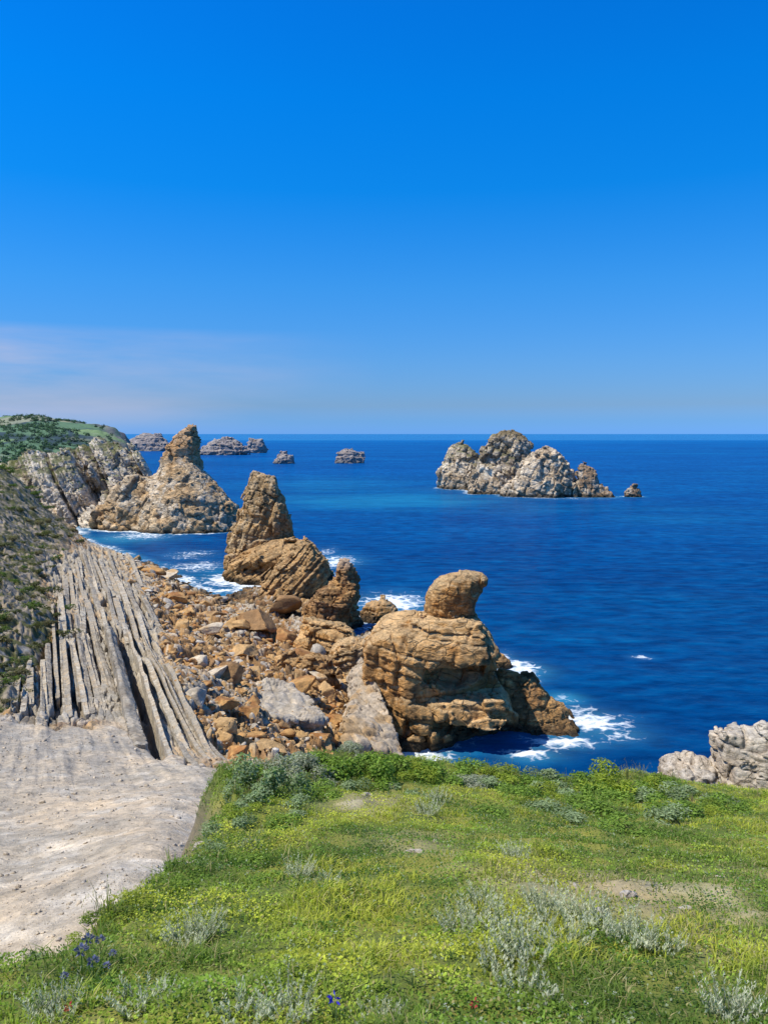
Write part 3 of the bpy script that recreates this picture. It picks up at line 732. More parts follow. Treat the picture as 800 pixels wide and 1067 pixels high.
def build_sea():
    nu, nv = 420, 900
    az = np.concatenate([np.linspace(-1.6, -.52, 40), np.linspace(-.515, .515, nu - 80), np.linspace(.52, 1.6, 40)])
    D = np.concatenate([np.exp(np.linspace(math.log(36), math.log(420), 620)), np.exp(np.linspace(math.log(424), math.log(120000), nv - 620))])
    A, DD = np.meshgrid(az, D, indexing='ij')
    x = (A * DD).ravel(); y = DD.ravel()
    foam = np.zeros(len(x)); turq = np.zeros(len(x))
    for px, py, rx, ry, s in FOAM:
        cx, cy, _ = on_level(px, py); rx *= 1.3; ry *= 1.3; ex = rx * cy / FPX
        _, y0, _ = on_level(px, py + ry); _, y1, _ = on_level(px, py - ry); ey = (y1 - y0) / 2
        foam = np.maximum(foam, s * np.exp(-(((x - cx) / ex) ** 2 + ((y - cy) / ey) ** 2)))
    for px, py, rx, ry, s in TURQ:
        cx, cy, _ = on_level(px, py); ex = rx * cy / FPX
        _, y0, _ = on_level(px, py + ry); _, y1, _ = on_level(px, py - ry); ey = (y1 - y0) / 2
        turq = np.maximum(turq, s * np.exp(-(((x - cx) / ex) ** 2 + ((y - cy) / ey) ** 2)))
    W = np.concatenate(WATERLINE); W = W[(W[:, 1] > 45) & (W[:, 1] < 450)]
    gx0, gy0, st = -200, 40, .8
    G = np.zeros((520, 520), F32)
    i = ((W[:, 0] - gx0) / st).astype(int); j = ((W[:, 1] - gy0) / st).astype(int); ok = (i > 0) & (i < 519) & (j > 0) & (j < 519)
    G[i[ok], j[ok]] = 1
    ring = G
    for _ in range(3):
        ring = np.maximum(ring, .82 * np.maximum.reduce([np.roll(ring, 1, 0), np.roll(ring, -1, 0), np.roll(ring, 1, 1), np.roll(ring, -1, 1)]))
    for _ in range(3):
        ring = (ring + np.roll(ring, 1, 0) + np.roll(ring, -1, 0) + np.roll(ring, 1, 1) + np.roll(ring, -1, 1)) / 5
    i = np.clip(((x - gx0) / st), 0, 519); j = np.clip(((y - gy0) / st), 0, 519)
    rv = np.where((i > 0) & (i < 519) & (j > 0) & (j < 519), ring[i.astype(int), j.astype(int)], 0)
    pat = sstep(-.35, .35, fbm(x / 14, y / 14, 0 * x + 5, 3))
    foam = np.maximum(foam, rv * (.40 + .6 * pat)); turq = np.maximum(turq, .55 * rv)
    z0 = 0 * x
    amp = sstep(900, 150, y)
    z = amp * (.16 * fbm(x / 9, y / 5, z0, 3) + .07 * fbm(x / 2.2, y / 1.4, z0 + 4, 3)) + .22 * foam * fbm(x / 1.2, y / 1.2, z0 + 8, 3)
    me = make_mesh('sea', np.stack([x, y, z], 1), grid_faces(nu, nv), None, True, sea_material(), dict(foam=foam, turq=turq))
    tag(obj('sea', me), kind='structure')

# foam and aerated water: photo column, row, half widths, strength
FOAM = [(205, 590, 26, 5, .75), (240, 604, 24, 6, 1.1), (200, 578, 20, 4, .65), (150, 558, 26, 3.5, .8), (182, 553, 14, 2, .6), (265, 580, 10, 5, .5),
        (350, 585, 18, 5, 1.0), (340, 575, 10, 4, .6), (408, 628, 32, 8, 1.05), (432, 634, 14, 6, .6), (385, 655, 8, 5, .8),
        (545, 697, 20, 7, 1.0), (522, 686, 14, 6, .8), (552, 708, 12, 5, .7), (585, 728, 16, 4.5, .65), (615, 752, 32, 11, 1.0), (645, 766, 24, 6, .7), (590, 774, 30, 6, .95), (552, 785, 28, 6, .9), (606, 742, 18, 7, .8),
        (667, 685, 9, 2.0, .62), (510, 510, 45, 1.6, .5), (590, 519, 50, 1.6, .4)]
TURQ = [(585, 728, 22, 6, 1.0), (415, 630, 40, 9, .7), (230, 600, 40, 10, .6), (545, 700, 28, 9, .6), (620, 760, 45, 14, .5), (350, 585, 24, 7, .7), (130, 562, 40, 6, .9),
        (400, 521, 120, 8, .85), (340, 505, 80, 8, .4), (700, 540, 90, 8, .2), (560, 530, 200, 6, .2), (555, 790, 30, 8, .5)]

def sea_material():
    m, nt = new_mat('sea_water'); g = N(nt)
    pos = g('ShaderNodeNewGeometry').outputs['Position']
    foam = g('ShaderNodeAttribute', attribute_name='foam').outputs['Fac']
    turq = g('ShaderNodeAttribute', attribute_name='turq').outputs['Fac']
    sy = g('ShaderNodeSeparateXYZ', {0: pos}).outputs[1]
    def nz(scale, detail, sx=1., syy=1., rough=.6, off=0.):
        mp = g('ShaderNodeMapping', {0: pos}); mp.inputs['Scale'].default_value = (scale * sx, scale * syy, scale); mp.inputs['Location'].default_value = (off, off, 0)
        return g('ShaderNodeTexNoise', {'Vector': mp.outputs[0], 'Scale': 1.0, 'Detail': detail, 'Roughness': rough}).outputs[0]
    big = nz(.009, 4, .35, 1.0); mid = nz(.05, 4, .5, 1.2, off=7); sml = nz(.35, 5, .6, 1.3, off=3); rip = nz(1.6, 4, .7, 1.2)
    far = g.ramp(g.math('DIVIDE', sy, 4000.), [(0.0, (.0002, .044, .155)), (.03, (.0002, .058, .205)), (.07, (.0002, .070, .25)), (.16, (.0002, .084, .295)), (.5, (.0002, .10, .34)), (.85, (.001, .13, .40)), (1.0, (.02, .19, .46))])  # sea colour by distance, pale horizon haze painted into the far end
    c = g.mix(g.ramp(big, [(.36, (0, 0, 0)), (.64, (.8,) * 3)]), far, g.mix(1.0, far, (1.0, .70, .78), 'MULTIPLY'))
    c = g.mix(g.ramp(nz(.004, 4, .3, 1.3, off=31), [(.5, (0, 0, 0)), (.7, (.6,) * 3)]), c, g.mix(1.0, c, (1.0, 1.35, 1.08), 'MULTIPLY'))
    c = g.mix(g.ramp(mid, [(.42, (0, 0, 0)), (.66, (.8,) * 3)]), c, g.mix(1.0, c, (1.6, 1.42, 1.22), 'MULTIPLY'))
    c = g.mix(g.ramp(sml, [(.38, (1.0,) * 3), (.52, (0, 0, 0))]), c, g.mix(1.0, c, (.6, .62, .70), 'MULTIPLY'))  # light and dark of the small waves painted into the colour
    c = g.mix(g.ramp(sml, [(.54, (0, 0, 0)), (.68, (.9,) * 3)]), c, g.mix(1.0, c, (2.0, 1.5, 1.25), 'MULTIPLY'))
    c = g.mix(g.ramp(nz(.12, 4, .45, 1.5, off=11), [(.40, (.8,) * 3), (.52, (0, 0, 0))]), c, g.mix(1.0, c, (.6, .72, .80), 'MULTIPLY'))
    tq = g.math('MULTIPLY', turq, g.ramp(mid, [(.3, (.35,) * 3), (.6, (1,) * 3)]), clamp=True)
    c = g.mix(tq, c, (.012, .20, .36))
    # foam: lacy, broken by two noises
    lace = g('ShaderNodeTexVoronoi', {'Vector': g('ShaderNodeVectorMath', {0: pos, 1: g('ShaderNodeVectorMath', {0: g('ShaderNodeTexNoise', {'Vector': pos, 'Scale': .5, 'Detail': 3.}).outputs[1], 'Scale': 2.2}, operation='SCALE').outputs[0]}, operation='ADD').outputs[0], 'Scale': .55}, feature='DISTANCE_TO_EDGE').outputs[0]
    net = g.ramp(lace, [(0.0, (.5,) * 3), (.22, (0, 0, 0))])
    fine = nz(1.1, 5, .8, 1.0, .7, 5)
    fn = g.math('ADD', g.math('ADD', g.math('MULTIPLY', sml, 1.5), g.math('MULTIPLY', fine, 1.2)), g.math('MULTIPLY', net, .75))
    ff = g.math('SUBTRACT', g.math('ADD', g.math('MULTIPLY', foam, .95), fn), 2.02)
    ff = g.math('MULTIPLY', g.ramp(ff, [(.0, (0, 0, 0)), (.22, (.45,) * 3), (.5, (1,) * 3)]), g.ramp(foam, [(.06, (0, 0, 0)), (.30, (1,) * 3)]))
    c = g.mix(g.math('MULTIPLY', foam, .35, clamp=True), c, (.10, .30, .42))
    hgt = g.math('ADD', g.math('MULTIPLY', mid, 2.4), g.math('ADD', g.math('MULTIPLY', sml, .75), g.math('MULTIPLY', rip, .16)))
    b = g('ShaderNodeBump', {'Height': hgt, 'Strength': .55, 'Distance': 1.0})
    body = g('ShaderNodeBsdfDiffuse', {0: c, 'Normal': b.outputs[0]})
    gloss = g('ShaderNodeBsdfGlossy', {0: (.75, .9, 1, 1), 'Roughness': .18, 'Normal': b.outputs[0]})
    fr = g('ShaderNodeFresnel', {'IOR': 1.33, 'Normal': b.outputs[0]}).outputs[0]
    water = g('ShaderNodeMixShader', {0: g.math('MINIMUM', g.math('MULTIPLY', fr, .32), .13), 1: body.outputs[0], 2: gloss.outputs[0]})
    white = g('ShaderNodeBsdfDiffuse', {0: (.80, .84, .86, 1)})
    s = g('ShaderNodeMixShader', {0: ff, 1: water.outputs[0], 2: white.outputs[0]})
    g('ShaderNodeOutputMaterial', {'Surface': s.outputs[0]})
    return m
# ------------------------------------------------------------------ the grassy headland the camera stands on
EDGE_PX = [(0, 1012, 2.9), (60, 985, 3.25), (100, 950, 3.75), (172, 922, 4.3), (222, 891, 5.1), (244, 866, 5.7), (254, 838, 6.5), (256, 808, 7.4), (285, 790, 8.1), (340, 785, 8.7), (400, 787, 9.2),
           (470, 794, 9.7), (530, 806, 10.2), (600, 812, 10.7), (650, 806, 11.3), (700, 812, 11.8), (760, 824, 12.3), (815, 822, 13.0), (950, 815, 14.0)]
HEAD_TOP = EDGE_PX + [(400, 1067, 2.15), (0, 1067, 2.25), (800, 1067, 2.15), (200, 1000, 2.95), (400, 985, 3.0), (600, 990, 3.0), (800, 990, 3.0), (300, 920, 4.1), (500, 915, 4.3), (700, 920, 4.3), (850, 920, 4.4),
           (330, 860, 5.9), (430, 855, 6.3), (560, 860, 6.6), (700, 862, 6.9), (850, 865, 7.0), (330, 815, 7.8), (450, 820, 8.2), (600, 835, 8.6), (740, 838, 9.4)]
_p = np.array([[float(v) for v in unproject(*a)] for a in HEAD_TOP])
_extra = np.array([(-1.6, .8, 28.33), (0, 0, 28.4), (1.6, .8, 28.4), (-1.5, -2.5, 28.4), (1.5, -2.5, 28.5), (6, -2, 28.4), (7, 3, 27.6), (12, 8, 25.8), (12, 3, 27)])
_p = np.concatenate([_p, _extra])
HEAD = TPS(_p[:, 0] / 3, _p[:, 1] / 3, _p[:, 2], 2e-2)
_e = [tuple(float(v) for v in unproject(*a))[:2] for a in EDGE_PX]
HEAD_EDGE = [(-2.2, 1.2), (-2.6, -4)][::-1] + _e + [(16, 15), (18, -4)]

def head_z(x, y):
    sh = x.shape; x = x.ravel(); y = y.ravel()
    z = HEAD(x / 3, y / 3)
    wob = .42 * fbm(x / .55, y / .55, 0 * x, 5)
    d = poly_sd(x, y, HEAD_EDGE) + wob
    dd = np.maximum(0, d)
    z = z - 1.9 * dd * dd / (dd + .06)
    zz = 0 * x
    z = z + .07 * fbm(x / .8, y / .8, zz + 2, 3) + .05 * fbm(x / .28, y / .28, zz + 12, 3) + .018 * fbm(x / .16, y / .16, zz + 6, 3)
    return z.reshape(sh), d.reshape(sh)

def head_zone(x, y):
    y = np.maximum(y, .3)
    """bare dry ground: 0..1"""
    n = fbm(x / .8, y / .8, 0 * x + 1.7, 4)
    px, py = project(x, y, HEAD(x / 3, y / 3))
    bare = np.maximum(np.exp(-((px - 640) / 120) ** 2 - ((py - 935 - .12 * (px - 640)) / 24) ** 2), .8 * np.exp(-((px - 770) / 70) ** 2 - ((py - 960) / 50) ** 2))
    bare = np.maximum(bare, .55 * np.exp(-((px - 430) / 60) ** 2 - ((py - 880) / 16) ** 2))
    bare = np.maximum(bare, .5 * np.exp(-((px - 380) / 60) ** 2 - ((py - 835) / 14) ** 2))
    return np.clip(bare * .95 + .85 * n * (.25 + bare) - .12 + .45 * np.maximum(0, fbm(x / .45, y / .45, 0 * x + 31, 3) - .22), 0, 1), px, py

HG = {}
def build_headland():
    xs = np.arange(-7, 18.01, .05); ys = np.arange(-4, 20.01, .05)
    X, Y = np.meshgrid(xs, ys, indexing='ij')
    Z, d = head_z(X, Y)
    HG.update(xs=xs, ys=ys, Z=Z, d=d)
    x, y, z, d = X.ravel(), Y.ravel(), Z.ravel(), d.ravel()
    bare, px, py = head_zone(x, y)
    n = fbm(x / .3, y / .3, 0 * x, 4)
    c = np.tile(np.array((.13, .17, .035)), (len(x), 1))
    c = mixc(c, (.25, .25, .05), sstep(-.2, .4, n))
    c = mixc(c, (.46, .37, .23), bare * .9)
    c = mixc(c, (.60, .54, .45), sstep(.05, .4, n) * bare * .85)
    c = mixc(c, (.20, .17, .11), sstep(.05, .4, d))
    c = mixc(c, (.42, .36, .27), sstep(.5, 1.6, d + n))
    me = make_mesh('grass_headland', np.stack([x, y, z], 1), grid_faces(len(xs), len(ys)), c, True, M['soil'])
    tag(obj('grass_headland', me), kind='structure')

def on_head(x, y):
    xs, ys, Z, d = HG['xs'], HG['ys'], HG['Z'], HG['d']
    fx = np.clip((x - xs[0]) / .05, 0, len(xs) - 1.001); fy = np.clip((y - ys[0]) / .05, 0, len(ys) - 1.001)
    i = fx.astype(int); j = fy.astype(int); fx = fx - i; fy = fy - j
    f = lambda G: G[i, j] * (1 - fx) * (1 - fy) + G[i + 1, j] * fx * (1 - fy) + G[i, j + 1] * (1 - fx) * fy + G[i + 1, j + 1] * fx * fy
    return f(Z), f(d)

def leaf_material(name, trans=.42, rough=.55):
    m, nt = new_mat(name); g = N(nt)
    a = g('ShaderNodeAttribute', attribute_name='tint')
    n = g('ShaderNodeTexNoise', {'Vector': g('ShaderNodeNewGeometry').outputs['Position'], 'Scale': 9.0, 'Detail': 3.0}).outputs[0]
    k = g.math('MULTIPLY_ADD', n, .8); nt.nodes[-1].inputs[2].default_value = .6
    c = g('ShaderNodeVectorMath', {0: a.outputs['Color'], 1: k}, operation='MULTIPLY').outputs[0]
    p = g('ShaderNodeBsdfPrincipled', {'Base Color': c, 'Roughness': rough, 'Specular IOR Level': .12})
    t = g('ShaderNodeBsdfTranslucent', {0: g.mix(1.0, c, (1.2, 1.35, .6), 'MULTIPLY')})
    s = g('ShaderNodeMixShader', {0: trans, 1: p.outputs[0], 2: t.outputs[0]})
    g('ShaderNodeOutputMaterial', {'Surface': s.outputs[0]})
    return m

def unit(v): return v / np.maximum(np.linalg.norm(v, axis=1, keepdims=True), 1e-9)

def blades(P, h, w, lean, az, col, bend=.5, tipcol=None):
    """tapered two-segment blades: returns V, F (tris), colours"""
    n = len(P)
    d = np.stack([np.cos(az), np.sin(az), 0 * az], 1); s = np.stack([-np.sin(az), np.cos(az), 0 * az], 1)
    up = np.array([0, 0, 1.])[None]
    m = P + d * (lean * h * .4)[:, None] + up * (h * .6)[:, None]
    t = P + d * (lean * h * (1 + bend))[:, None] + up * (h * np.sqrt(np.maximum(.1, 1 - .5 * lean ** 2)))[:, None]
    V = np.stack([P - s * (w / 2)[:, None], P + s * (w / 2)[:, None], m - s * (w * .4)[:, None], m + s * (w * .4)[:, None], t], 1).reshape(-1, 3)
    b = np.arange(n)[:, None] * 5
    F = (b[:, :, None] + np.array([[0, 1, 3], [0, 3, 2], [2, 3, 4]])[None]).reshape(-1, 3)
    tc = col if tipcol is None else tipcol
    C = np.stack([col * .7, col * .7, col, col, tc], 1).reshape(-1, 3)
    return V, F, C

def leaves(P, size, nrm, az, col, asp=.55):
    """folded diamond leaves: 4 verts, 2 tris"""
    n = len(P)
    nrm = unit(nrm)
    r = np.stack([np.cos(az), np.sin(az), .1 + 0 * az], 1)
    d = unit(r - nrm * (r * nrm).sum(1, keepdims=True)); s = np.cross(nrm, d)
    L = size[:, None]; W = L * asp
    V = np.stack([P, P + d * L * .5 + s * W * .5 + nrm * L * .1, P + d * L, P + d * L * .5 - s * W * .5 + nrm * L * .1], 1).reshape(-1, 3)
    b = np.arange(n)[:, None] * 4
    F = (b[:, :, None] + np.array([[0, 1, 2], [0, 2, 3]])[None]).reshape(-1, 3)
    return V, F, np.repeat(col, 4, 0)

def cat_mesh(parts):
    V, F, C, o = [], [], [], 0
    for v, f, c in parts:
        V.append(v); F.append(f + o); C.append(c); o += len(v)
    return np.concatenate(V), np.concatenate(F), np.concatenate(C)

G_YEL = (.54, .55, .07); G_MID = (.34, .45, .065); G_DRK = (.12, .21, .035); G_STRAW = (.50, .42, .21); G_GREY = (.30, .34, .25)

def scatter(n, dmin=1.5, dmax=14.5, half=.66):
    D = rng.uniform(dmin, dmax, n); a = rng.uniform(-half, half, n)
    x = a * D; y = D
    z, d = on_head(x, y)
    return x, y, z, d

def around(n):
    """turf beside and behind the photograph's field of view"""
    x = rng.uniform(-2.6, 9, n); y = rng.uniform(-2.6, 9, n)
    k = (np.abs(x) > .64 * y) | (y < 1.5)
    x, y = x[k], y[k]; z, d = on_head(x, y)
    return x, y, z, d

def build_turf():
    # grass
    x, y, z, d = [np.concatenate(q) for q in zip(scatter(300000), around(130000))]
    bare, px, py = head_zone(x, y)
    cl = fbm(x / .35, y / .35, 0 * x + 8, 4); big = fbm(x / 1.1, y / 1.1, 0 * x + 3, 3); fine = fbm(x / .06, y / .06, 0 * x + 3, 2)
    keep = (rng.random(len(x)) < (1 - .80 * bare) * (.12 + .88 * sstep(-.15, .3, cl + .6 * fine))) & (d < .16 + .22 * rng.random(len(x)))
    x, y, z, d, bare, cl, big, px, py = [v[keep] for v in (x, y, z, d, bare, cl, big, px, py)]
    n = len(x)
    crest = sstep(-1.2, 0, d)
    h = (.016 + .030 * rng.random(n) ** 2 + .03 * sstep(.1, .5, cl)) * (1 + .9 * crest * rng.random(n)) * (1 - .4 * bare)
    w = rng.uniform(.0028, .0055, n) * (1 + .07 * np.abs(y))
    col = np.tile(np.array(G_MID), (n, 1))
    mid = np.exp(-((py - 880) / 60) ** 2)
    yel = sstep(-.2, .4, big + .6 * cl - .5 * crest + .15 * mid)
    col = mixc(col, G_YEL, yel * .85); col = mixc(col, G_DRK, sstep(.05, .5, -big + .4 * cl + .25 * crest) * .85)
    col = mixc(col, G_STRAW, ((rng.random(n) < .12 + .6 * bare)) * .85)
    col = col * rng.uniform(.65, 1.3, (n, 1))
    V1, F1, C1 = blades(np.stack([x, y, z - .004], 1), h, w, rng.uniform(.1, 1.0, n), rng.uniform(0, 6.28, n), col, tipcol=mixc(col, G_STRAW, .25 + 0 * x))
    me = make_mesh('grass', V1, F1, C1, False, M['leaf'])
    tag(obj('grass', me), 'short yellow-green turf covering the headland in the foreground', 'grass', kind='stuff')
    # clover-like ground cover
    x, y, z, d = [np.concatenate(q) for q in zip(scatter(430000), around(150000))]
    bare, px, py = head_zone(x, y)
    cl = fbm(x / .30, y / .30, 0 * x + 28, 4); big = fbm(x / .9, y / .9, 0 * x + 13, 3)
    front = sstep(930, 1060, py) * sstep(150, 450, px) * .22
    dens = sstep(-.22, .2, cl + front) * (1 - .8 * bare)
    keep = (rng.random(len(x)) < .3 + .7 * dens) & (d < .14 + .2 * rng.random(len(x))) & (rng.random(len(x)) > .85 * bare)
    x, y, z, d, cl, big = [v[keep] for v in (x, y, z, d, cl, big)]
    n = len(x)
    hh = (.012 + .05 * np.maximum(0, cl + .2) * rng.random(n) + .04 * rng.random(n) * sstep(-.9, 0, d))
    col = np.tile(np.array((.28, .40, .06)), (n, 1))
    col = mixc(col, (.50, .53, .07), sstep(-.05, .4, big)); col = mixc(col, (.11, .20, .035), sstep(.0, .4, -big + .1)); spot = fbm(x / .12, y / .12, 0 * x + 41, 3)
    col = col * (rng.uniform(.65, 1.3, n) * (1 + .6 * spot))[:, None]
    col = mixc(col, (.42, .36, .16), (rng.random(n) < .05 + .25 * sstep(.2, .5, spot - .3 * cl)) * .9); col = mixc(col, (.38, .44, .28), (rng.random(n) < .08) * .9)
    nr = np.stack([rng.normal(0, .7, n), rng.normal(0, .7, n), 1 + 0 * x], 1)
    V2, F2, C2 = leaves(np.stack([x, y, z + hh], 1), rng.uniform(.006, .016, n) * (1 + .06 * np.abs(y)), nr, rng.uniform(0, 6.28, n), col, .7)
    me = make_mesh('ground_cover', V2, F2, C2, False, M['leaf'])
    tag(obj('ground_cover', me), 'low leafy green ground cover growing through the turf', 'plants', kind='stuff')

# ---- plants with their own identity
def silver_plant_mesh(seed, n=46, h=.12, spread=.09, col=(.66, .66, .50)):
    r = np.random.default_rng(seed); parts = []
    a = r.uniform(0, 6.28, n); q = spread * np.sqrt(r.random(n))
    base = np.stack([q * np.cos(a), q * np.sin(a), 0 * q - .01], 1)
    H = h * r.uniform(.45, 1.1, n); lean = r.uniform(.0, .45, n) + .3 * q / spread
    d = np.stack([np.cos(a), np.sin(a), 0 * a], 1) * lean[:, None] * H[:, None]
    m = 13
    t = np.repeat(np.linspace(.12, 1, m)[None], n, 0)
    P = (base[:, None] + d[:, None] * (t ** 1.5)[..., None] + np.stack([0 * t, 0 * t, t * H[:, None]], 2)).reshape(-1, 3)
    k = len(P); tt = t.ravel()
    c = np.tile(np.array(col), (k, 1)) * r.uniform(.6, 1.2, (k, 1)); c = mixc(c, (.15, .20, .09), sstep(.5, .1, tt))
    for s in range(2):
        az = r.uniform(0, 6.28, k)
        nr = np.stack([np.cos(az) * -.8, np.sin(az) * -.8, .45 + 0 * az], 1) + r.normal(0, .25, (k, 3))
        # narrow leaves pointing up and out
        L = r.uniform(.014, .026, k) * (1.15 - .5 * tt)
        dirv = unit(np.stack([np.cos(az) * .75, np.sin(az) * .75, r.uniform(.5, 1.3, k)], 1))
        sd = unit(np.cross(dirv, nr))
        V = np.stack([P, P + dirv * L[:, None] * .5 + sd * L[:, None] * .13, P + dirv * L[:, None], P + dirv * L[:, None] * .5 - sd * L[:, None] * .13], 1).reshape(-1, 3)
        b = np.arange(k)[:, None] * 4
        parts.append((V, (b[:, :, None] + np.array([[0, 1, 2], [0, 2, 3]])[None]).reshape(-1, 3), np.repeat(c, 4, 0)))
    foli = cat_mesh(parts)
    stem = blades(base, H * .98, np.full(n, .0035), lean, a, np.tile(np.array((.28, .29, .22)), (n, 1)), bend=.0)
    return foli, stem

def bush_mesh(seed, n=1500, leaf=.035, col=G_MID, col2=G_DRK, flat=.75, lumps=7, asp=.5):
    """leafy mound of unit radius: leaves spread through several lumps"""
    r = np.random.default_rng(seed)
    ctr = np.stack([r.normal(0, .42, lumps), r.normal(0, .42, lumps), r.uniform(.1, .55, lumps)], 1); rad = r.uniform(.28, .5, lumps)
    li = r.integers(0, lumps, n)
    v = unit(r.normal(0, 1, (n, 3)) + np.array([0, 0, .35])); q = rad[li] * (.45 + .6 * r.random(n) ** .6)
    P = ctr[li] + v * q[:, None]; P[:, 2] = np.maximum(P[:, 2] * flat, .0 + .04 * r.random(n))
    nr = v + r.normal(0, .55, (n, 3)) + np.array([0, 0, .5])
    c = np.tile(np.array(col), (n, 1)); tone = r.random(lumps)[li]
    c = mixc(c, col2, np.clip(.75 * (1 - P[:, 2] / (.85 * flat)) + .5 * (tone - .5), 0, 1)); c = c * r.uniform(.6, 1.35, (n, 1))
    V, F, C = leaves(P, leaf * r.uniform(.6, 1.3, n), nr, r.uniform(0, 6.28, n), c, asp)
    k = 34; a = r.uniform(0, 6.28, k); rr = r.uniform(0, .35, k)
    bs = np.stack([rr * np.cos(a), rr * np.sin(a), -.08 + 0 * a], 1)
    st = blades(bs, r.uniform(.4, .85, k) * flat, np.full(k, .022), r.uniform(.2, .9, k), a, np.tile(np.array((.14, .11, .07)), (k, 1)), bend=.2)
    return (V, F, C), st

def two_part(name, fol, stem, pname='foliage', sname='stem'):
    root = bpy.data.objects.new(name, None); COL.objects.link(root); root.empty_display_size = .1
    obj(pname, make_mesh(pname, *fol, smooth=False, mat=M['leaf']), root)
    obj(sname, make_mesh(sname, *stem, smooth=False, mat=M['leaf']), root)
    return root

def copy_tree(o, parent=None):
    c = o.copy(); COL.objects.link(c); c.parent = parent
    for ch in list(o.children): copy_tree(ch, c)
    return c

class Kit:
    """first call uses the prototype itself, later calls copy it"""
    def __init__(s, make): s.o = make(); s.used = False
    def __call__(s):
        if not s.used: s.used = True; return s.o
        return copy_tree(s.o)

def head_hit(px, py):
    """walk along the view ray to the headland surface"""
    D = np.linspace(1.6, 16, 2400)
    x, y, z = unproject(px, py, D); hz, d = on_head(x, D)
    i = np.argmax(z < hz)
    return (float(x[i]), float(D[i]), float(hz[i])) if z[i] < hz[i] else None

def put(o, px, py, s, sz=1.0, rot=None, sink=.0):
    p = head_hit(px, py)
    while p is None: py += 3; p = head_hit(px, py)
    o.location = (p[0], p[1], p[2] - sink); o.scale = (s, s, s * sz); o.rotation_euler = (0, 0, random.uniform(0, 6.28) if rot is None else rot)
    return p[1]

